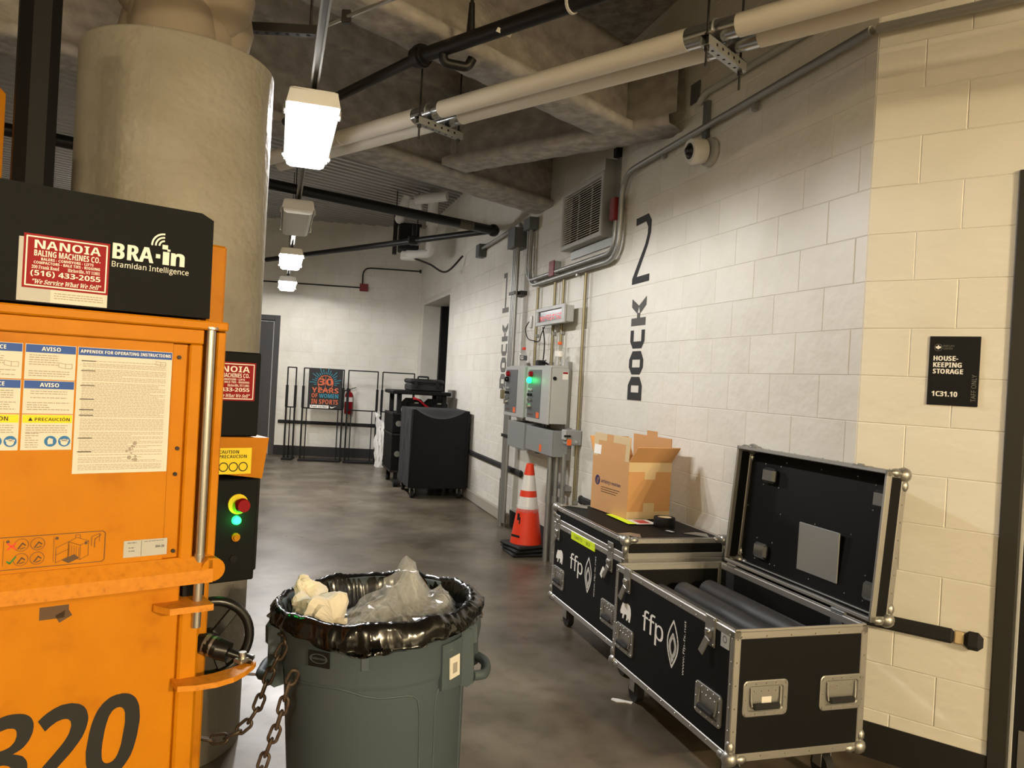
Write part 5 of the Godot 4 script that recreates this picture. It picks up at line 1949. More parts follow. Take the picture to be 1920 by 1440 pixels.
func control_box(x0: float, x1: float, h0: float, h1: float, lit: bool, label: String):
	var t := thing("control_box", label, "control box", DOCK * at(x0, h0, 0.0), "dock leveller control boxes")
	var w := x1 - x0
	var h := h1 - h0
	var m := MB.new()
	m.bx(0, w, 0, h, 0.04, 0.2, 0.004)
	add(t, "enclosure", m, M.grey_light)
	m = MB.new()
	m.bx(-0.01, w + 0.006, -0.008, h + 0.008, 0.2, 0.218, 0.005)
	var d := add(t, "door", m, M.grey_light)
	m = MB.new()
	m.bx(0.03, w - 0.2, 0.03, h - 0.02, 0.218, 0.221, 0.002)
	var pn := add(d, "operator_panel", m, M.grey_dark)
	m = MB.new()
	m.bx(0.05, w, h + 0.0, h + 0.02, 0.05, 0.2, 0.003)
	add(t, "top_hood", m, M.grey_light)
	var px := 0.1
	m = MB.new()
	m.cyl(Vector3(px + 0.02, h - 0.06, 0.221), Vector3(px + 0.02, h - 0.06, 0.25), 0.028, 0.022, 16)
	add(d, "red_lamp", m, M.red)
	m = MB.new()
	m.ball(Vector3(px, h - 0.115, 0.235), 0.028, 14)
	add(d, "green_lamp", m, glow(Color(0.1, 1.0, 0.5), 6.0) if lit else M.black_gloss)
	if lit:
		var g := OmniLight3D.new()
		g.name = "green_light"
		g.light_color = Color(0.1, 1.0, 0.5); g.light_energy = 0.012; g.light_size = 0.02
		g.omni_range = 4.0; g.omni_attenuation = 2.0; g.shadow_enabled = true
		g.position = Vector3(px, h - 0.115, 0.275)
		t.add_child(g)
	for i in 3:
		for j in 2:
			m = MB.new()
			m.cyl(Vector3(px - 0.03 + j * 0.07, h - 0.2 - i * 0.045, 0.221), Vector3(px - 0.03 + j * 0.07, h - 0.2 - i * 0.045, 0.238), 0.013, -1, 10)
			add(d, "push_button", m, [M.grey_light, M.black, M.zinc][i])
	m = MB.new()
	m.cyl(Vector3(px, 0.13, 0.221), Vector3(px, 0.13, 0.245), 0.026, 0.02, 14)
	m.box(Vector3(px, 0.13, 0.25), Vector3(0.012, 0.045, 0.014), 0.003)
	add(d, "selector", m, M.zinc)
	m = MB.new()
	m.bx(w - 0.29, w - 0.215, 0.035, 0.085, 0.221, 0.2225)
	add(d, "orange_tag", m, M.orange_tag)
	m = MB.new()
	m.bx(0.06, 0.2, 0.05, 0.065, 0.221, 0.222)
	add(d, "name_strip", m, M.print_brown)
	if lit:
		# end face towards the viewer
		m = MB.new()
		m.cyl(Vector3(w, h - 0.09, 0.17), Vector3(w + 0.008, h - 0.09, 0.17), 0.016, -1, 14)
		add(t, "knockout_plug", m, M.black)
		m = MB.new()
		m.bx(w, w + 0.001, h - 0.095, h - 0.03, 0.05, 0.1)
		var ws := add(t, "warning_label", m, M.white)
		m = MB.new()
		m.bx(w + 0.001, w + 0.0016, h - 0.047, h - 0.032, 0.052, 0.098)
		add(ws, "red_band", m, M.red)
	for x in [0.06, w - 0.06]:
		m = MB.new()
		m.bx(x - 0.02, x + 0.02, -0.06, h + 0.06, 0.003, 0.04)
		add(t, "mounting_strut", m, M.galv)

func wall_gear():
	control_box(-3.95, -3.37, 1.172, 1.65, true, "grey control box with a lit green lamp, above the grey trough")
	control_box(-4.66, -4.06, 1.185, 1.65, false, "grey control box left of the one with the green lamp")
	# troughs
	for k in 2:
		var x0: float = [-4.0, -4.58][k]
		var x1: float = [-3.3, -4.06][k]
		var t := thing("wiring_trough", ["grey steel wiring trough below the box with the green lamp", "grey steel wiring trough beside the cone, left of the longer trough"][k], "wiring trough", DOCK * at(x0, 0.9 if k == 0 else 0.88, 0), "wiring troughs")
		var w := x1 - x0
		var h: float = [0.218, 0.25][k]
		var m := MB.new()
		m.bx(0, w, 0, h, 0.045, 0.18, 0.003)
		add(t, "trough_body", m, M.grey_paint)
		m = MB.new()
		m.bx(-0.004, w + 0.002, 0.004, h + 0.004, 0.18, 0.188, 0.002)
		add(t, "cover", m, M.grey_paint)
		for x in [0.06, w - 0.06]:
			m = MB.new()
			m.bx(x - 0.02, x + 0.02, -0.03, h + 0.03, 0.003, 0.045)
			add(t, "mounting_strut", m, M.galv)
		if k == 0:
			m = MB.new()
			m.bx(w - 0.32, w - 0.26, 0.02, 0.08, 0.188, 0.1895)
			add(t, "orange_tag", m, M.orange_tag)
	# switch
	var t := thing("disconnect_switch", "small grey disconnect switch box with an orange tag beside the trough", "switch", DOCK * at(-3.2, 1.02, 0.005))
	var m := MB.new()
	m.bx(0, 0.1, 0, 0.125, 0, 0.13, 0.008)
	add(t, "enclosure", m, M.grey_paint)
	m = MB.new()
	m.bx(0.02, 0.1, 0.04, 0.125, 0.13, 0.15, 0.006)
	m.cyl(Vector3(0.1, 0.03, 0.05), Vector3(0.106, 0.03, 0.05), 0.012, -1, 12)
	add(t, "cover", m, M.grey_light)
	m = MB.new()
	m.box(Vector3(0.105, 0.075, 0.128), Vector3(0.016, 0.016, 0.06), 0.004)
	add(t, "handle", m, M.black)
	m = MB.new()
	m.bx(0.1005, 0.102, 0.0, 0.05, 0.09, 0.128)
	add(t, "orange_tag", m, M.orange_tag)
	# LED message sign
	t = thing("message_sign", "grey boxed LED message sign showing dim red characters above the control boxes", "LED sign", DOCK * at(-4.03, 2.035, 0))
	m = MB.new()
	m.bx(0, 0.73, 0.01, 0.15, 0.055, 0.13, 0.004)
	add(t, "case", m, M.grey_light)
	m = MB.new()
	for e in [[0, .74, 0, .032], [0, .74, .128, .16], [0, .05, .03, .13], [.67, .74, .03, .13]]:
		m.bx(e[0], e[1], e[2], e[3], 0.13, 0.148, 0.003)
	rivets(m, [Vector3(0.02, 0.015, 0.148), Vector3(0.72, 0.015, 0.148), Vector3(0.02, 0.145, 0.148), Vector3(0.72, 0.145, 0.148), Vector3(0.37, 0.145, 0.148), Vector3(0.37, 0.015, 0.148)], Vector3.BACK, 0.005)
	add(t, "bezel", m, M.grey_light)
	m = MB.new()
	m.bx(0.05, 0.67, 0.03, 0.13, 0.128, 0.132)
	add(t, "display", m, mt("1a0a0b", 0.2))
	m = MB.new()
	var rg := RandomNumberGenerator.new()
	rg.seed = 4
	for i in 34:
		for j in 7:
			if rg.randf() < 0.5: m.rect(0.07 + i * 0.0172, 0.081 + i * 0.0172, 0.04 + j * 0.0075, 0.0455 + j * 0.0075, 0.1325)
	add(t, "led_dots", m, glow(Color(0.9, 0.05, 0.1), 0.9)).set_meta("kind", "stuff")
	m = MB.new()
	m.bx(0.1, 0.12, 0.02, 0.14, 0.003, 0.055)
	add(t, "mounting_strut", m, M.galv)
	m = MB.new()
	m.bx(0.5, 0.52, 0.02, 0.14, 0.003, 0.055)
	add(t, "mounting_strut", m, M.galv)
	# its cable
	t = thing("cable", "thin black cable hanging in loops below the message sign", "cable", DOCK)
	m = MB.new()
	m.tube(sag([Vector3(-4.58, 2.12, 0.03), Vector3(-4.62, 2.05, 0.05), Vector3(-4.5, 1.95, 0.06), Vector3(-4.32, 1.92, 0.06), Vector3(-4.12, 1.91, 0.07), Vector3(-3.98, 1.97, 0.1), Vector3(-3.9, 2.03, 0.1)]), 0.005, 6)
	m.tube(sag([Vector3(-3.95, 2.03, 0.1), Vector3(-3.97, 1.9, 0.07), Vector3(-4.0, 1.75, 0.06), Vector3(-3.94, 1.67, 0.1)]), 0.006, 6)
	add(t, "cord", m, M.rubber)
	m = MB.new()
	m.bx(-4.61, -4.55, 2.06, 2.18, 0.002, 0.012, 0.003)
	add(t, "outlet_plate", m, M.zinc)
	# wall conduits: the loop round the vent
	t = thing("steel_conduit", "galvanised conduit looping under the vent and along the wall top", "conduit", DOCK)
	dtube(t, "tube", [Vector3(-4.6, 3.1, 0.05), Vector3(-4.58, 2.47, 0.05), Vector3(-2.48, 2.47, 0.05), Vector3(-2.48, 3.085, 0.05), Vector3(-1.95, 3.1, 0.04), Vector3(0.0, 3.12, 0.04)], 0.021, M.galv, 0.2)
	m = MB.new(CONV(YEL, DOCK))
	m.tube([Vector3(0.0, 3.118, 0.04), Vector3(1.2, 3.118, 0.04)], 0.021, 10)
	add(t, "tube", m, M.galv)
	for p in [Vector3(-3.3, 2.47, 0.05), Vector3(-1.9, 3.1, 0.035), Vector3(-0.87, 3.09, 0.035), Vector3(-2.48, 2.72, 0.05)]:
		m = MB.new()
		m.box(p + Vector3(0, -0.012, -0.01), Vector3(0.03, 0.06, 0.03), 0.004)
		add(t, "strap", m, M.galv)
	t = thing("steel_conduit", "galvanised conduit inside the loop ending at a dark red coupling", "conduit", DOCK)
	dtube(t, "tube", [Vector3(-4.68, 3.1, 0.05), Vector3(-4.66, 2.53, 0.05), Vector3(-2.56, 2.53, 0.05), Vector3(-2.56, 2.82, 0.05)], 0.019, M.galv, 0.17)
	m = MB.new()
	m.bx(-2.6, -2.52, 2.76, 2.93, 0.01, 0.09, 0.006)
	add(t, "coupling", m, M.red_dark)
	m = MB.new()
	m.bx(-4.72, -4.52, 3.04, 3.16, 0.002, 0.1, 0.006)
	add(t, "pull_box", m, M.grey_dark)
	t = thing("junction_box", "dark red and grey junction box sitting on the conduit loop", "junction box", DOCK * at(-3.95, 2.5, 0.003))
	m = MB.new()
	m.bx(0, 0.12, 0, 0.13, 0, 0.06, 0.004)
	add(t, "box", m, M.grey_paint)
	m = MB.new()
	m.bx(-0.005, 0.125, -0.005, 0.135, 0.06, 0.07, 0.003)
	add(t, "cover", m, M.red_dark)
	# vertical conduits left of the control boxes
	t = thing("conduit_riser", "bundle of galvanised conduits rising from the floor to the dark box left of the controls", "conduit", DOCK)
	for i in 3:
		m = MB.new()
		m.cyl(Vector3(-4.97 + i * 0.055, 0.05, 0.1), Vector3(-4.97 + i * 0.055, 2.92, 0.1), 0.0215, -1, 14)
		if i == 0: m.cyl(Vector3(-4.97, 0.0, 0.1), Vector3(-4.97, 0.5, 0.1), 0.03, -1, 14)
		add(t, "tube", m, M.galv)
	for y in [2.43, 0.95]:
		m = MB.new()
		m.bx(-5.05, -4.78, y - 0.02, y + 0.02, 0.003, 0.075)
		m.bx(-5.02, -4.81, y - 0.016, y + 0.016, 0.12, 0.127)
		add(t, "strut_clamp", m, M.dark_metal)
	t = thing("junction_box", "dark grey junction box on top of the conduit bundle", "junction box", DOCK * at(-5.05, 2.9, 0.003))
	m = MB.new()
	m.bx(0, 0.24, 0, 0.2, 0, 0.15, 0.004)
	add(t, "box", m, M.grey_dark)
	m = MB.new()
	m.bx(-0.004, 0.244, -0.004, 0.204, 0.15, 0.158, 0.003)
	add(t, "cover", m, M.grey_dark)
	t = thing("steel_conduit", "galvanised conduit running from the dark junction box along the wall top to the left", "conduit", DOCK)
	dtube(t, "tube", [Vector3(-4.93, 3.08, 0.06), Vector3(-4.93, 3.16, 0.06), Vector3(-6.55, 3.14, 0.05)], 0.02, M.galv, 0.08)
	m = MB.new()
	m.bx(-6.68, -6.52, 3.04, 3.2, 0.003, 0.1, 0.006)
	add(t, "end_box", m, M.grey_dark)
	# conduits from the trough to the floor
	t = thing("conduit_riser", "cluster of galvanised conduits standing behind the cone below the trough", "conduit", DOCK)
	for i in 5:
		m = MB.new()
		var x := -3.53 + i * 0.055
		var z: float = [0.08, 0.13, 0.15, 0.11, 0.07][i]
		m.cyl(Vector3(x, 0.0, z), Vector3(x, 0.93, z), [0.018, 0.022, 0.024, 0.02, 0.02][i], -1, 14)
		m.cyl(Vector3(x, 0.5, z), Vector3(x, 0.56, z), 0.029, -1, 14)
		add(t, "tube", m, M.galv)
	m = MB.new()
	m.bx(-3.57, -3.27, 0.62, 0.66, 0.003, 0.06)
	add(t, "strut_clamp", m, M.galv)
	m = MB.new()
	m.bx(-3.285, -3.275, 0.06, 0.3, 0.075, 0.1)
	add(t, "orange_label", m, M.orange_tag)
	# slim brass coloured rods
	for i in 4:
		var x: float = [-4.35, -3.87, -3.65, -3.14][i]
		var lo: float = [1.62, 1.62, 1.62, 0.2][i]
		t = thing("threaded_rod", ["slim brassy rod left of the message sign", "slim brassy rod rising behind the middle of the message sign", "slim brassy rod at the right end of the message sign", "slim brassy rod right of the message sign running low behind the cases"][i], "rod", DOCK * at(x, lo, 0.03), "slim brassy rods on the wall")
		m = MB.new()
		m.cyl(Vector3(0, 0, 0), Vector3(0, 2.44 - lo, 0), 0.014, -1, 10)
		add(t, "rod", m, M.brass)
		m = MB.new()
		m.box(Vector3(0, 0.35, -0.01), Vector3(0.05, 0.03, 0.035), 0.003)
		add(t, "clip", m, M.galv)
	# vent
	t = thing("air_vent", "white louvred air vent high on the wall beside DOCK 2", "vent", DOCK * at(-3.6, 2.675, 0.0))
	var w := 0.87
	var h := 0.5
	m = MB.new()
	for e in [[0, w, 0, .035], [0, w, h - .035, h], [0, .035, .03, h - .03], [w - .035, w, .03, h - .03]]:
		m.bx(e[0], e[1], e[2], e[3], 0.003, 0.1, 0.004)
	add(t, "vent_frame", m, M.grey_light)
	m = MB.new()
	m.bx(0.03, w - 0.03, 0.03, h - 0.03, 0.004, 0.02)
	add(t, "backing", m, M.dark_metal)
	for i in 22:
		m = MB.new()
		m.box(Vector3(w / 2, 0.045 + i * 0.0195, 0.078), Vector3(w - 0.06, 0.003, 0.024), 0.0, Basis(Vector3.RIGHT, 0.6))
		add(t, "slat", m, M.white_plastic)
	m = MB.new()
	for x in [0.3, 0.58]: m.bx(x, x + 0.008, 0.03, h - 0.03, 0.06, 0.07)
	add(t, "mullion", m, M.grey_light)
	t = thing("angle_frame", "galvanised steel angle frame around the right and lower side of the vent", "steel frame", DOCK * at(-3.6, 2.6, 0.0))
	m = MB.new()
	m.bx(0.9, 0.905, 0.06, 0.66, 0.003, 0.1)
	m.bx(0.9, 0.985, 0.06, 0.66, 0.003, 0.01)
	add(t, "upright", m, M.galv)
	m = MB.new()
	m.bx(0.06, 0.93, 0.0, 0.065, 0.003, 0.02)
	add(t, "lower_plate", m, M.galv)
	m = MB.new()
	m.bx(0.93, 0.985, 0.66, 0.73, 0.003, 0.05)
	add(t, "end_cap", m, M.black)
	# camera
	t = thing("security_camera", "white round dome camera high on the wall near the corner", "security camera", DOCK * at(-1.36, 2.955, 0.0))
	var dir := Vector3(-0.02, -0.12, 1.0).normalized()
	m = MB.new()
	m.cyl(Vector3(0.03, -0.005, 0.004), Vector3(0.03, -0.005, 0.03), 0.085, -1, 24)
	add(t, "wall_plate", m, M.grey_light)
	m = MB.new()
	m.cyl(Vector3(0.02, 0, 0.03), Vector3(0, 0, 0.075), 0.05, -1, 16)
	m.cyl(Vector3(0, 0, 0.085) - dir * 0.045, Vector3(0, 0, 0.085) + dir * 0.025, 0.072, 0.082, 28)
	m.cyl(Vector3(0, 0, 0.085) + dir * 0.025, Vector3(0, 0, 0.085) + dir * 0.05, 0.082, 0.068, 28)
	add(t, "housing", m, M.white_plastic)
	m = MB.new()
	m.cyl(Vector3(0, 0, 0.085) + dir * 0.05, Vector3(0, 0, 0.085) + dir * 0.052, 0.048, 0.045, 24)
	m.ball(Vector3(0, 0, 0.085) + dir * 0.038, 0.04, 16)
	add(t, "lens", m, M.black_gloss)
	m = MB.new()
	m.bx(-0.05, 0.0, 0.06, 0.32, 0.003, 0.03, 0.003)
	add(t, "cable_cover", m, M.grey_dark)
	t = thing("blank_plate", "dark grey blank plate on the wall above the dome camera", "cover plate", DOCK * at(-1.61, 3.32, 0.003))
	m = MB.new()
	m.bx(0, 0.11, 0, 0.13, 0, 0.008, 0.003)
	add(t, "plate", m, M.grey_dark)
	t = thing("steel_conduit", "painted conduit climbing from the dome camera along the upper wall", "conduit", DOCK)
	dtube(t, "tube", [Vector3(-1.46, 3.28, 0.03), Vector3(-1.4, 3.325, 0.03), Vector3(-0.2, 3.3, 0.03)], 0.02, M.grey_light, 0.05)
	# bumper rails
	var rail := func(label: String, xf: Transform3D, a: float, b: float, cap0: bool, cap1: bool) -> Node3D:
		var q := thing("bumper_rail", label, "bumper rail", xf, "black wall bumper rails")
		var k := MB.new()
		k.bx(a, b, 0.562, 0.62, 0.003, 0.035, 0.012)
		add(q, "rail", k, M.rubber)
		k = MB.new()
		if cap0: k.bx(a - 0.02, a + 0.04, 0.556, 0.626, 0.002, 0.04, 0.015)
		if cap1: k.bx(b - 0.04, b + 0.02, 0.556, 0.626, 0.002, 0.04, 0.015)
		if cap0 or cap1: add(q, "end_cap", k, M.rubber)
		return q
	rail.call("black bumper rail between the covered cart and the cone", DOCK, -8.4, -4.6, false, true)
	rail.call("black bumper rail on the wall behind the flight cases", DOCK, -3.02, -0.03, true, false)
	var rn: Node3D = rail.call("black bumper rail with tape near its end below the storage sign", YEL, 0.0, 0.415, false, false)
	m = MB.new()
	m.bx(0.413, 0.45, 0.566, 0.615, 0.003, 0.032, 0.006)
	add(rn, "tape_wrap", m, M.kraft_tape)
	m = MB.new()
	m.bx(0.447, 0.515, 0.554, 0.626, 0.002, 0.045, 0.018)
	add(rn, "end_cap", m, M.rubber)
	rail.call("black bumper rail on the far wall behind the display frames", FAR, -4.55, -2.85, false, false)
	storage_sign()
	# lock box
	t = thing("lock_box", "small worn metal key lock box on the wall below DOCK 1", "lock box", DOCK * at(-5.42, 1.32, 0.003))
	m = MB.new()
	m.bx(0, 0.09, 0, 0.1, 0, 0.045, 0.008)
	add(t, "box", m, M.brass)
	m = MB.new()
	m.tube(arc_pts(Vector3(0.045, 0.1, 0.022), Vector3.RIGHT, Vector3.UP, 0.03, 0, PI, 10), 0.006, 6)
	add(t, "shackle", m, M.steel)
	# bottles on the boxes
	for i in 2:
		t = thing("bottle", ["clear plastic drink bottle with a red cap on the left control box", "clear plastic drink bottle with an orange cap on the right control box"][i], "bottle", DOCK * at([-4.45, -3.45][i], [1.65, 1.672][i], 0.11), "empty drink bottles")
		m = MB.new()
		m.lathe([Vector2(0, 0.004), Vector2(0.03, 0.0), Vector2(0.037, 0.01), Vector2(0.037, 0.06), Vector2(0.033, 0.075), Vector2(0.037, 0.09), Vector2(0.037, 0.13), Vector2(0.03, 0.155), Vector2(0.017, 0.175), Vector2(0.015, 0.182)], 20)
		add(t, "body", m, M.pet)
		m = MB.new()
		m.lathe([Vector2(0.0145, 0.18), Vector2(0.0185, 0.182), Vector2(0.0185, 0.205), Vector2(0.0, 0.206)], 16)
		add(t, "cap", m, M.orange if i == 0 else M.orange_tag)
		m = MB.new()
		m.cyl(Vector3(0, 0.078, 0), Vector3(0, 0.125, 0), 0.0375, -1, 20, false)
		var lb := add(t, "bottle_label", m, M.grey_dark if i == 0 else M.white)
		if i == 0:
			m = MB.new(Transform3D(Basis(Vector3.UP, 0.9), Vector3.ZERO))
			m.ringz(Vector2(0, 0.103), 0.013, 0.006, 0.0385, 0.6, 5.6, 14)
			m.rect(0.0, 0.014, 0.098, 0.103, 0.0385)
			add(lb, "letter_mark", m, M.white)
	t = thing("power_adapter", "small black power adapter on top of the right control box", "power adapter", DOCK * at(-3.93, 1.672, 0.12))
	m = MB.new()
	m.bx(0, 0.09, 0, 0.05, -0.03, 0.04, 0.008)
	add(t, "body", m, M.rubber)
	m = MB.new()
	m.tube(sag([Vector3(0.09, 0.02, 0), Vector3(0.14, 0.04, 0.02), Vector3(0.19, 0.02, -0.01), Vector3(0.15, 0.012, -0.03), Vector3(0.1, 0.03, -0.01), Vector3(0.17, 0.05, 0.0)]), 0.005, 6)
	add(t, "cord", m, M.rubber)

func CONV(a: Transform3D, b: Transform3D) -> Transform3D:
	return b.affine_inverse() * a

func storage_sign():
	var t := thing("wall_sign", "black housekeeping storage sign with white lettering on the cream lit wall", "sign", YEL * at(0.265, 1.515, 0.001))
	var m := MB.new()
	m.bx(0, 0.182, 0, 0.282, 0, 0.005, 0.001)
	add(t, "plate", m, M.black)
	m = MB.new()
	var z := 0.0056
	for o in [-0.0006, 0.0006]:
		m.text("HOUSE-", 0.017 + o, 0.182, 0.088, 0.0195, z + o * 0.1)
		m.text("KEEPING", 0.017 + o, 0.1555, 0.102, 0.0195, z + o * 0.1)
		m.text("STORAGE", 0.017 + o, 0.129, 0.108, 0.0195, z + o * 0.1)
		m.text("1C31.10", 0.017 + o, 0.036, 0.092, 0.021, z + o * 0.1)
	add(t, "lettering", m, M.white)
	m = MB.new(Transform3D(Basis(Vector3.BACK, PI / 2), Vector3(0.174, 0.02, 0)))
	m.text("TAFF ONLY", 0, 0, 0.108, 0.017, z, false)
	add(t, "side_lettering", m, M.sign_grey)
	m = MB.new()
	m.text("BARCLAYS", 0.05, 0.239, 0.04, 0.0075, z, false)
	m.text("CENTER", 0.05, 0.228, 0.034, 0.0075, z, false)
	m.ringz(Vector2(0.032, 0.236), 0.014, 0.0015, z)
	add(t, "venue_lettering", m, M.sign_grey)
	m = MB.new()
	m.prism(PackedVector2Array([Vector2(0.032, 0.2275), Vector2(0.036, 0.232), Vector2(0.042, 0.234), Vector2(0.041, 0.241), Vector2(0.036, 0.2395), Vector2(0.034, 0.245), Vector2(0.03, 0.245), Vector2(0.028, 0.2395), Vector2(0.023, 0.241), Vector2(0.022, 0.234), Vector2(0.028, 0.232)]), z, z + 0.0004, false)
	add(t, "eagle_emblem", m, M.white)

# ---------------------------------------------------------------- far end
func display_frame(label: String, x0: float, x1: float, z: float) -> Node3D:
	var t := thing("display_frame", label, "display frame", Transform3D(Basis(Vector3.UP, F_ROT), Vector3((x0 + x1) / 2, 0, z)), "black metal display frames at the far wall")
	var w := (x1 - x0) / 2
	var m := MB.new()
	m.bx(-w - 0.015, w + 0.015, 0.0, 0.03, -0.15, 0.15, 0.004)
	add(t, "base", m, M.black)
	for s in [-1.0, 1.0]:
		m = MB.new()
		m.bx(s * w - 0.013, s * w + 0.013, 0.03, 1.2, -0.013, 0.013)
		m.bx(s * (w - 0.07) - 0.008, s * (w - 0.07) + 0.008, 0.03, 0.88, -0.01, 0.01)
		m.bx(s * w - 0.02, s * w + 0.02, 0.88, 1.25, -0.02, 0.02, 0.003)
		m.bx(s * w - 0.01, s * w + 0.01, 1.2, 1.555, -0.01, 0.01)
		add(t, "post", m, M.black)
	m = MB.new()
	m.bx(-w, w, 1.54, 1.56, -0.01, 0.01)
	m.bx(-w, w, 0.87, 0.89, -0.01, 0.01)
	add(t, "cross_bar", m, M.black)
	return t

func far_end():
	display_frame("narrow black display frame nearest the dark door", -3.78, -3.64, -13.02)
	display_frame("black display frame holding the sports poster", -3.5, -2.84, -13.02)
	display_frame("empty black display frame right of the poster", -2.76, -2.27, -13.06)
	display_frame("empty black display frame partly behind the equipment cart", -2.19, -1.66, -13.1)
	poster()
	# extinguisher
	var t := thing("fire_extinguisher", "red fire extinguisher hanging on the far wall behind the empty frame", "fire extinguisher", FAR * at(-3.33, 0.78, 0.1))
	var m := MB.new()
	m.lathe([Vector2(0, 0), Vector2(0.06, 0.0), Vector2(0.07, 0.015), Vector2(0.07, 0.33), Vector2(0.055, 0.375), Vector2(0.02, 0.395), Vector2(0.02, 0.41), Vector2(0, 0.41)], 20)
	add(t, "cylinder", m, M.red)
	m = MB.new()
	m.cyl(Vector3(0, 0.22, 0), Vector3(0, 0.3, 0), 0.0715, -1, 20, false)
	add(t, "instruction_label", m, M.white)
	m = MB.new()
	m.bx(-0.02, 0.02, 0.41, 0.44, -0.015, 0.015, 0.003)
	m.box(Vector3(0.06, 0.455, 0), Vector3(0.13, 0.012, 0.02), 0.003, Basis(Vector3.BACK, 0.35))
	add(t, "valve_lever", m, M.black)
	m = MB.new()
	m.tube(sag([Vector3(-0.02, 0.42, 0), Vector3(-0.08, 0.4, 0.02), Vector3(-0.09, 0.25, 0.03), Vector3(-0.08, 0.12, 0.03)]), 0.011, 8)
	add(t, "hose", m, M.rubber)
	m = MB.new()
	m.bx(-0.02, 0.02, 0.2, 0.36, -0.094, -0.06)
	add(t, "bracket", m, M.zinc)
	# red box and conduit
	t = thing("pull_box", "small dark red junction box with conduit on the far wall", "junction box", FAR * at(-3.25, 2.97, 0.003))
	m = MB.new()
	m.bx(0, 0.14, 0, 0.13, 0, 0.06, 0.004)
	add(t, "box", m, M.red_dark)
	m = MB.new()
	m.tube([Vector3(-3.5, 0.075, 0.02), Vector3(0.0, 0.06, 0.02)], 0.012, 8)
	add(t, "conduit", m, M.dark_metal)
	m = MB.new()
	m.tube(rounded([Vector3(0.04, 0.13, 0.02), Vector3(0.04, 0.42, 0.02), Vector3(1.05, 0.42, 0.02)], 0.16), 0.012, 8)
	m.box(Vector3(1.05, 0.42, 0.02), Vector3(0.03, 0.06, 0.03), 0.003)
	add(t, "conduit", m, M.dark_metal)
	# unit heater with white drain pipes
	t = thing("drain_pipes", "white plastic drain pipes dropping from the deck beside the dark heater", "pipe")
	for e in [[Vector3(-1.63, 4.06, -11.0), Vector3(-1.72, 3.76, -11.0), 0.07], [Vector3(-1.26, 4.12, -11.0), Vector3(-1.26, 3.7, -11.0), 0.075], [Vector3(-1.265, 3.7, -11.0), Vector3(-1.27, 3.34, -11.0), 0.068]]:
		m = MB.new()
		m.cyl(e[0], e[1], e[2], -1, 20)
		add(t, "pipe", m, M.white_plastic)
	m = MB.new()
	m.cyl(Vector3(-1.262, 3.74, -11.0), Vector3(-1.264, 3.66, -11.0), 0.084, -1, 20)
	m.ball(Vector3(-1.72, 3.74, -11.0), 0.075, 14)
	add(t, "coupling", m, M.white_plastic)
	m = MB.new()
	m.tube(rounded([Vector3(-1.27, 3.36, -11.0), Vector3(-1.28, 3.27, -11.0), Vector3(-1.6, 3.25, -11.05)], 0.1), 0.066, 14)
	add(t, "elbow", m, M.white_plastic)
	m = MB.new()
	m.cyl(Vector3(-1.05, 4.05, -10.8), Vector3(-1.5, 4.0, -10.9), 0.07, -1, 16)
	m.bx(-1.6, -1.42, 3.9, 4.02, -11.1, -10.95, 0.01)
	add(t, "fitting", m, M.white_plastic)
	t = thing("unit_heater", "dark boxy unit heater hung below the corrugated deck at the far end", "heater", Transform3D(Basis(Vector3.UP, 0.2), Vector3(-1.62, 3.3, -11.1)))
	m = MB.new()
	m.bx(-0.12, 0.16, 0, 0.36, -0.2, 0.2, 0.015)
	add(t, "case", m, M.black)
	m = MB.new()
	m.bx(-0.2, -0.14, -0.06, 0.5, -0.03, 0.03)
	m.bx(-0.2, 0.2, 0.36, 0.4, -0.03, 0.03)
	add(t, "bracket", m, M.dark_metal)
	for x in [-0.17, 0.14]:
		m = MB.new()
		m.cyl(Vector3(x, 0.38, 0), Vector3(x, 0.88, 0), 0.008, -1, 6)
		add(t, "hanger_rod", m, M.dark_metal)
	m = MB.new()
	m.bx(-0.08, 0.15, -0.12, -0.01, -0.1, 0.1, 0.02)
	add(t, "drip_tray", m, M.white_plastic)
	t = thing("cable", "grey flexible cable sagging from the heater to the side wall", "cable")
	m = MB.new()
	var ce: Vector3 = DOCK * Vector3(-7.6, 3.2, 0.05)
	m.tube(sag([Vector3(-1.5, 3.2, -11.05), Vector3(-1.25, 3.1, -10.9), Vector3(-1.0, 2.98, -10.7), ce]), 0.014, 8)
	add(t, "cord", m, M.dark_metal)
	covered_cart()
	equipment_cart()
	# draped case behind the cart
	t = thing("dark_case", "dark rounded case under a white plastic sheet behind the last display frame", "case", Transform3D(Basis(Vector3.UP, F_ROT), Vector3(-1.85, 0, -12.75)))
	m = MB.new()
	m.box(Vector3(0.06, 0.37, 0), Vector3(0.62, 0.72, 0.3), 0.12)
	add(t, "shell", m, M.rubber)
	m = MB.new()
	var p := []
	for i in 9:
		var row := []
		for j in 12:
			var v := j / 11.0
			row.append(Vector3(lerpf(-0.34, -0.2, i / 8.0) + 0.03 * sin(i * 1.7 + j), lerpf(0.02, 0.9, v) - 0.03 * i, 0.16 + 0.02 * sin(i * 2.1 + j * 0.6) - (0.25 * maxf(0, v - 0.8))))
		p.append(row)
	m.smooth(true)
	for i in 8:
		for j in 11: m.quad_o(p[i][j], p[i + 1][j], p[i + 1][j + 1], p[i][j + 1], Vector3.BACK)
	for i in 8:
		for j in 11:
			var o := Vector3(0, 0, -0.006)
			m.quad_o(p[i][j] + o, p[i + 1][j] + o, p[i + 1][j + 1] + o, p[i][j + 1] + o, Vector3.FORWARD)
	add(t, "plastic_sheet", m, M.white)

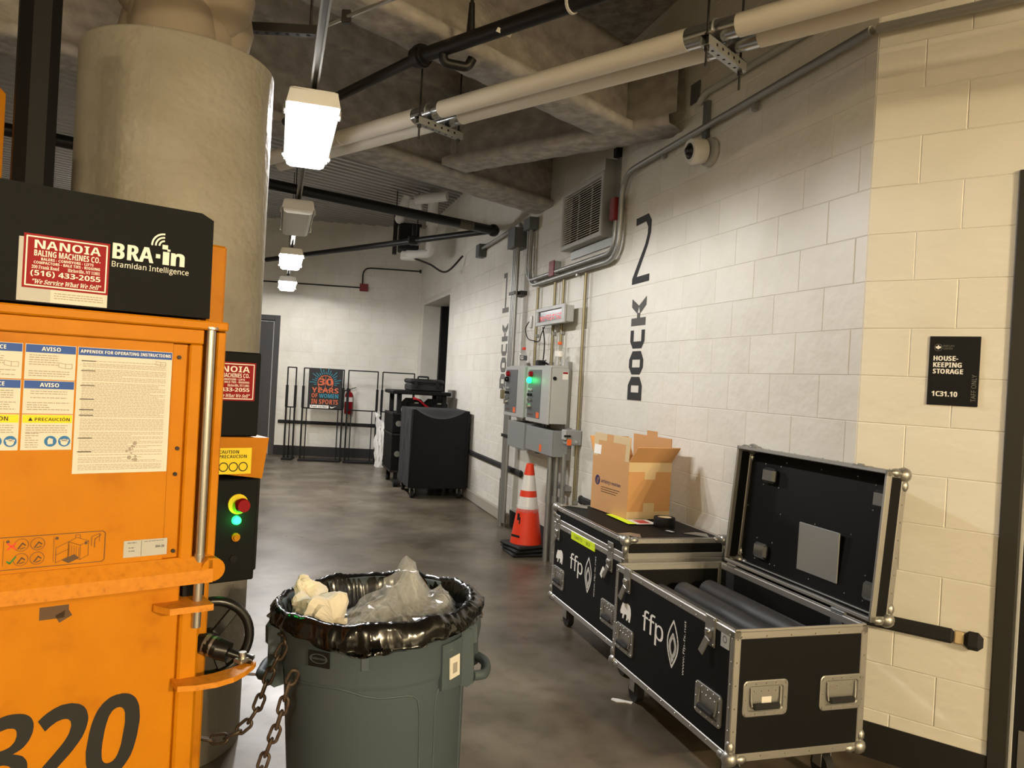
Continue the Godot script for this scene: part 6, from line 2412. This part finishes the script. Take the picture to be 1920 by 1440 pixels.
func poster():
	var t := thing("sports_poster", "black 30 years of women in sports poster in the display frame", "poster", Transform3D(Basis(Vector3.UP, F_ROT), Vector3(-3.13, 0.885, -12.985)))
	var w := 0.28
	var m := MB.new()
	m.bx(-w, w, 0, 0.668, 0, 0.012, 0.002)
	add(t, "board", m, M.ink)
	var z := 0.0135
	var org := mt("c9623a", 0.6)
	var tea := mt("2e8fa6", 0.6)
	m = MB.new()
	for i in 19:
		var a := PI * (-0.05 + 1.1 * i / 18.0)
		var c := Vector2(0, 0.43)
		m.stroke([c + Vector2(cos(a), sin(a)) * 0.15, c + Vector2(cos(a), sin(a)) * (0.19 + 0.035 * (i % 3))], 0.009, z)
	add(t, "ray_burst", m, tea)
	m = MB.new()
	m.ringz(Vector2(0, 0.43), 0.125, 0.012, z)
	m.stroke([Vector2(0, 0.305), Vector2(0, 0.555)], 0.007, z)
	m.ringz(Vector2(-0.14, 0.47), 0.1, 0.007, z, -0.9, 0.9)
	m.ringz(Vector2(0.14, 0.47), 0.1, 0.007, z, PI - 0.9, PI + 0.9)
	add(t, "ball_outline", m, org)
	m = MB.new()
	m.text("30", -0.12, 0.39, 0.24, 0.115, z + 0.001)
	add(t, "numerals", m, org)
	m = MB.new()
	m.text("YEARS", -0.22, 0.265, 0.44, 0.085, z)
	m.text("OF", -0.22, 0.18, 0.1, 0.07, z)
	m.text("IN SPORTS", -0.22, 0.075, 0.44, 0.08, z)
	add(t, "lettering", m, org)
	m = MB.new()
	m.text("WOMEN", -0.095, 0.18, 0.315, 0.07, z)
	add(t, "lettering", m, tea)
	m = MB.new()
	m.bx(-0.24, 0.07, 0.005, 0.055, 0.012, 0.0135)
	var bn := add(t, "banner", m, M.white)
	m = MB.new()
	m.text("Foot Locker", -0.22, 0.017, 0.27, 0.03, 0.0145)
	add(bn, "lettering", m, M.ink)
	m = MB.new()
	m.prism(PackedVector2Array([Vector2(0.095, 0.03), Vector2(0.105, 0.012), Vector2(0.13, 0.012), Vector2(0.2, 0.05), Vector2(0.13, 0.028), Vector2(0.112, 0.028), Vector2(0.105, 0.042)]), 0.012, z, false)
	add(t, "tick_emblem", m, M.white)

func covered_cart():
	var t := thing("covered_cart", "tall cart on castors under a fitted black cloth cover", "covered cart", DOCK * at(-7.53, 0, 0.05))
	var L := 0.82
	var D := 0.74
	var m := MB.new()
	# fitted cover: rounded box, front top edge dips in the middle
	var N := 26
	var nz := FastNoiseLite.new()
	nz.seed = 31; nz.frequency = 2.5
	# near face grid (x = L side), from z 0..D and y .13..1.1
	var H := func(x: float, z: float) -> float:
		var dip := 0.0
		var fx := x / L
		dip = 0.11 * pow(maxf(0.0, sin(clampf((z / D - 0.08) / 0.84, 0, 1) * PI)), 0.8) * smoothstep(0.55, 1.0, fx)
		return 1.105 - dip
	var faces := []
	var emit := func(f: Callable, out: Vector3, U: int, V: int):
		m.smooth(true)
		var g := []
		for i in U + 1:
			var row := []
			for j in V + 1: row.append(f.call(float(i) / U, float(j) / V))
			g.append(row)
		for i in U:
			for j in V: m.quad_o(g[i][j], g[i + 1][j], g[i + 1][j + 1], g[i][j + 1], out)
	var wr := func(p: Vector3, k: float) -> float: return nz.get_noise_3d(p.x * 2, p.y * 1.2, p.z * 2) * k
	emit.call(func(u: float, v: float) -> Vector3:
		var z := u * D
		var y := lerpf(0.13, H.call(L, z), v)
		return Vector3(L + wr.call(Vector3(2, y, z), 0.018) * sin(u * PI), y, z), Vector3.RIGHT, N, N)
	emit.call(func(u: float, v: float) -> Vector3:
		var x := u * L
		var y := lerpf(0.13, H.call(x, D), v)
		return Vector3(x, y, D + wr.call(Vector3(x, y, 3), 0.02) * sin(u * PI)), Vector3.BACK, N, N)
	emit.call(func(u: float, v: float) -> Vector3: return Vector3(u * L, H.call(u * L, v * D), v * D), Vector3.UP, N, N)
	emit.call(func(u: float, v: float) -> Vector3: return Vector3(0, lerpf(0.13, H.call(0, u * D), v), u * D), Vector3.LEFT, 6, 6)
	emit.call(func(u: float, v: float) -> Vector3: return Vector3(u * L, lerpf(0.13, H.call(u * L, 0), v), 0), Vector3.FORWARD, 6, 6)
	add(t, "cloth_cover", m, M.cloth)
	m = MB.new()
	m.tube([Vector3(L + 0.004, 1.1, 0.02), Vector3(L + 0.008, 0.13, 0.02)], 0.007, 6)
	add(t, "seam", m, M.cloth)
	m = MB.new()
	m.tube([Vector3(L + 0.004, 1.1, D - 0.02), Vector3(L + 0.008, 0.13, D)], 0.007, 6)
	add(t, "seam", m, M.cloth)
	m = MB.new()
	m.bx(0.04, L - 0.03, 0.12, 0.15, 0.03, D - 0.03)
	add(t, "chassis", m, M.black)
	for x in [0.08, L - 0.06]:
		for z in [0.08, D - 0.06]:
			m = MB.new()
			m.bx(x - 0.03, x + 0.03, 0.06, 0.125, z - 0.03, z - 0.024)
			m.bx(x - 0.03, x + 0.03, 0.06, 0.125, z + 0.024, z + 0.03)
			var c := add(t, "castor", m, M.zinc)
			m = MB.new()
			m.cyl(Vector3(x, 0.05, z - 0.02), Vector3(x, 0.05, z + 0.02), 0.05, -1, 18)
			add(c, "wheel", m, M.rubber)

func equipment_cart():
	var t := thing("equipment_cart", "black equipment rack cart behind the covered cart", "equipment cart", DOCK * at(-8.45, 0, 0.1))
	var m := MB.new()
	m.bx(0, 0.8, 0.2, 0.72, 0, 0.78, 0.01)
	add(t, "lower_case", m, M.laminate)
	m = MB.new()
	m.bx(0, 0.8, 0.73, 1.0, 0, 0.78, 0.01)
	add(t, "upper_case", m, M.laminate)
	for y in [0.2, 0.7, 0.98]:
		m = MB.new()
		m.bx(-0.005, 0.805, y, y + 0.025, 0.765, 0.785)
		m.bx(0.79, 0.805, y, y + 0.025, -0.005, 0.785)
		add(t, "edging", m, M.dark_metal)
	for x in [0.06, 0.74]:
		for z in [0.08, 0.7]:
			m = MB.new()
			m.bx(x - 0.03, x + 0.03, 0.09, 0.2, z - 0.025, z + 0.025)
			m.cyl(Vector3(x, 0.06, z - 0.025), Vector3(x, 0.06, z + 0.025), 0.06, -1, 16)
			add(t, "castor", m, M.rubber)
			m = MB.new()
			m.bx(x - 0.03, x + 0.03, 1.0, 1.3, z - 0.03, z + 0.03, 0.006)
			add(t, "post", m, M.black)
	m = MB.new()
	m.bx(0.0, 0.82, 1.26, 1.31, 0.0, 0.8, 0.01)
	add(t, "top_shelf", m, M.laminate)
	for y in [0.45, 0.86]:
		m = MB.new()
		m.cyl(Vector3(0.8, y, 0.7), Vector3(0.812, y, 0.7), 0.04, -1, 16)
		add(t, "latch", m, M.zinc)
	m = MB.new()
	m.bx(0.8, 0.806, 0.3, 0.55, 0.46, 0.66)
	add(t, "name_plate", m, M.grey_light)
	t = thing("equipment_case", "black plastic equipment case with a handle on the cart's top shelf", "case", DOCK * at(-8.2, 1.31, 0.2))
	m = MB.new()
	m.bx(0, 0.5, 0, 0.1, 0, 0.46, 0.02)
	add(t, "case_base", m, M.rubber)
	m = MB.new()
	m.bx(-0.01, 0.51, 0.105, 0.17, -0.01, 0.47, 0.02)
	add(t, "case_lid", m, M.rubber)
	m = MB.new()
	m.tube(rounded([Vector3(0.51, 0.17, 0.36), Vector3(0.51, 0.2, 0.36), Vector3(0.51, 0.2, 0.22), Vector3(0.51, 0.17, 0.22)], 0.02), 0.012, 8)
	add(t, "handle", m, M.rubber)
	for z in [0.06, 0.36]:
		m = MB.new()
		m.bx(0.51, 0.522, 0.05, 0.15, z, z + 0.05, 0.004)
		add(t, "latch", m, M.black)
	for i in 2:
		t = thing("gear_bag", ["black padded gear bag inside the cart at the left", "black padded gear bag inside the cart at the right"][i], "bag", DOCK * at(-8.3, 1.0, [0.42, 0.1][i]), "gear bags in the cart")
		m = MB.new()
		m.box(Vector3(0.3, 0.1, 0.14), Vector3(0.56, 0.2, 0.26), 0.06)
		add(t, "body", m, M.cloth)
		m = MB.new()
		m.box(Vector3(0.58, 0.15, 0.14), Vector3(0.012, 0.02, 0.06), 0.003)
		add(t, "buckle", m, M.zinc)
	t = thing("red_cable", "coiled red cable hanging over the front of the cart", "cable", DOCK)
	m = MB.new()
	for i in 3: m.tube(sag([Vector3(-7.64, 1.2 + i * 0.012, 0.62), Vector3(-7.6, 1.19, 0.55), Vector3(-7.6, 1.1 - i * 0.01, 0.42), Vector3(-7.6, 1.03 - i * 0.012, 0.3), Vector3(-7.62, 1.0, 0.22)]), 0.011, 8)
	add(t, "cord", m, M.red)

# ---------------------------------------------------------------- small things
func small_things():
	# stacked traffic cones
	var cx := Transform3D(Basis(Vector3.UP, D_ROT), Vector3(0.199, 0, -6.85))
	for k in 3:
		var top := k == 2
		var y := k * 0.033
		var t := thing("traffic_cone", ["lowest traffic cone of the stack, only its black base showing", "middle traffic cone of the stack, only its black base showing", "orange traffic cone with white bands, top of the stack by the conduits"][k], "traffic cone", cx * at(0, y, 0, k * 0.12), "stacked traffic cones")
		var m := MB.new()
		m.bx(-0.172, 0.172, 0.0, 0.03, -0.172, 0.172, 0.012)
		add(t, "base", m, M.rubber)
		m = MB.new()
		if not top:
			m.lathe([Vector2(0.12, 0.03), Vector2(0.1, 0.1), Vector2(0.095, 0.1), Vector2(0.115, 0.03)], 32)
			add(t, "cone", m, M.orange)
			continue
		var R := func(h: float) -> float: return lerpf(0.142, 0.034, (h - 0.03) / 0.69)
		var cuts := [0.03, 0.335, 0.44, 0.495, 0.63, 0.72]
		for i in 5:
			m = MB.new()
			m.lathe([Vector2(R.call(cuts[i]), cuts[i]), Vector2(R.call(cuts[i + 1]), cuts[i + 1])], 36)
			if i == 4: m.lathe([Vector2(0.034, 0.72), Vector2(0.03, 0.73), Vector2(0.022, 0.728), Vector2(0.02, 0.6)], 24)
			if i % 2 == 0:
				add(t, "cone_section", m, M.orange)
			else:
				add(t, "reflective_band", m, M.reflective)
		m = MB.new(Transform3D(Basis(Vector3.UP, -0.15) * Basis(Vector3.RIGHT, -0.155), Vector3(0, 0, 0)))
		m.xf = Transform3D(Basis(Vector3.UP, 0.35) * Basis(Vector3.RIGHT, -0.155), Vector3(0.0, 0.0, 0.0))
		m = MB.new()
		for e in [[-0.55, 0.25], [-0.42, 0.25], [-0.3, 0.22]]:
			m.box(skin(R.call(e[1]) + 0.001, rad_to_deg(e[0]) + 40.0, e[1]), Vector3(0.012, 0.09, 0.002), 0.0, Basis(Vector3.UP, e[0] + 0.7))
		add(t, "stencilled_mark", m, M.ink).set_meta("kind", "stuff")
		m = MB.new()
		m.box(skin(R.call(0.1) + 0.001, 12.0, 0.1), Vector3(0.1, 0.02, 0.002), 0.0, Basis(Vector3.UP, 0.2))
		add(t, "stencilled_mark", m, M.ink)
	var cw := thing("plastic_wrap", "scrap of clear plastic film wound round the traffic cone", "plastic wrap", cx * at(0, 0.066, 0))
	var mm := MB.new()
	var nz := FastNoiseLite.new()
	nz.seed = 3; nz.frequency = 8.0
	for i in 40:
		var a0 := TAU * i / 40
		var a1 := TAU * (i + 1) / 40
		var f := func(a: float, y: float) -> Vector3:
			var r := 0.102 + 0.02 * nz.get_noise_2d(cos(a) * 0.4, sin(a) * 0.4 + y)
			return Vector3(sin(a) * r, y + 0.02 * nz.get_noise_2d(cos(a) * 0.3 + 3, sin(a) * 0.3), cos(a) * r)
		mm.quad(f.call(a0, 0.31), f.call(a1, 0.31), f.call(a1, 0.36), f.call(a0, 0.36))
	add(cw, "film", mm, M.film)
	# on the closed case
	var m := MB.new()
	m.lathe([Vector2(0.04, 0.002), Vector2(0.058, 0.0), Vector2(0.06, 0.003), Vector2(0.06, 0.047), Vector2(0.058, 0.05), Vector2(0.04, 0.05), Vector2(0.04, 0.002)], 36)
	var t := thing("tape_roll", "roll of black tape on the closed flight case beside the cardboard box", "tape roll", DOCK * at(-1.15, 0.7455, 0.28))
	add(t, "roll", m, M.black)
	m = MB.new()
	m.lathe([Vector2(0.038, 0.003), Vector2(0.0405, 0.003), Vector2(0.0405, 0.049), Vector2(0.038, 0.049), Vector2(0.038, 0.003)], 30)
	add(t, "core", m, M.kraft_tape)
	m = MB.new()
	m.bx(-1.51, -1.2, 0, 0.0012, 0.43, 0.478)
	solo("tape_strip", "bright yellow tape strip stuck on top of the closed flight case", "tape", DOCK * at(0, 0.7455, 0), m, M.neon)
	t = thing("paper_label", "white and red paper label under the edge of the cardboard box", "label", DOCK * at(-1.33, 0.7455, 0.3))
	m = MB.new()
	m.bx(0, 0.14, 0, 0.001, 0, 0.13)
	add(t, "sheet", m, M.paper)
	m = MB.new()
	m.bx(0.02, 0.12, 0.001, 0.0014, 0.03, 0.1)
	add(t, "red_print", m, mt("b5443c", 0.7))
	m = MB.new()
	m.box(Vector3(0, 0.0, 0.0), Vector3(0.05, 0.0025, 0.02), 0.001, Basis(Vector3.UP, 0.3))
	solo("tape_scrap", "short scrap of grey tape near the front of the closed case top", "tape", DOCK * at(-0.99, 0.7465, 0.33), m, M.grey_light)
	# scrap on the floor
	m = MB.new()
	m.prism(PackedVector2Array([Vector2(-0.05, 0.0), Vector2(-0.02, -0.02), Vector2(0.02, -0.012), Vector2(0.05, -0.018), Vector2(0.055, 0.004), Vector2(0.01, 0.012), Vector2(-0.02, 0.02), Vector2(-0.045, 0.02)]), 0.0, 0.003)
	solo("paper_scrap", "torn white paper scrap on the floor before the open flight case", "paper scrap", Transform3D(Basis(Vector3.UP, -0.2) * Basis(Vector3.RIGHT, -PI / 2), Vector3(0.612, 0.0005, -3.728)), m, M.white)
	m = MB.new()
	m.box(Vector3(-1.2, 0.0006, -3.81), Vector3(0.9, 0.0012, 0.03), 0.0, Basis(Vector3.UP, 0.02))
	solo("floor_joint", "dark sealed joint in the concrete floor behind the bin", "floor joint", Transform3D(), m, M.print_brown, "", "structure")
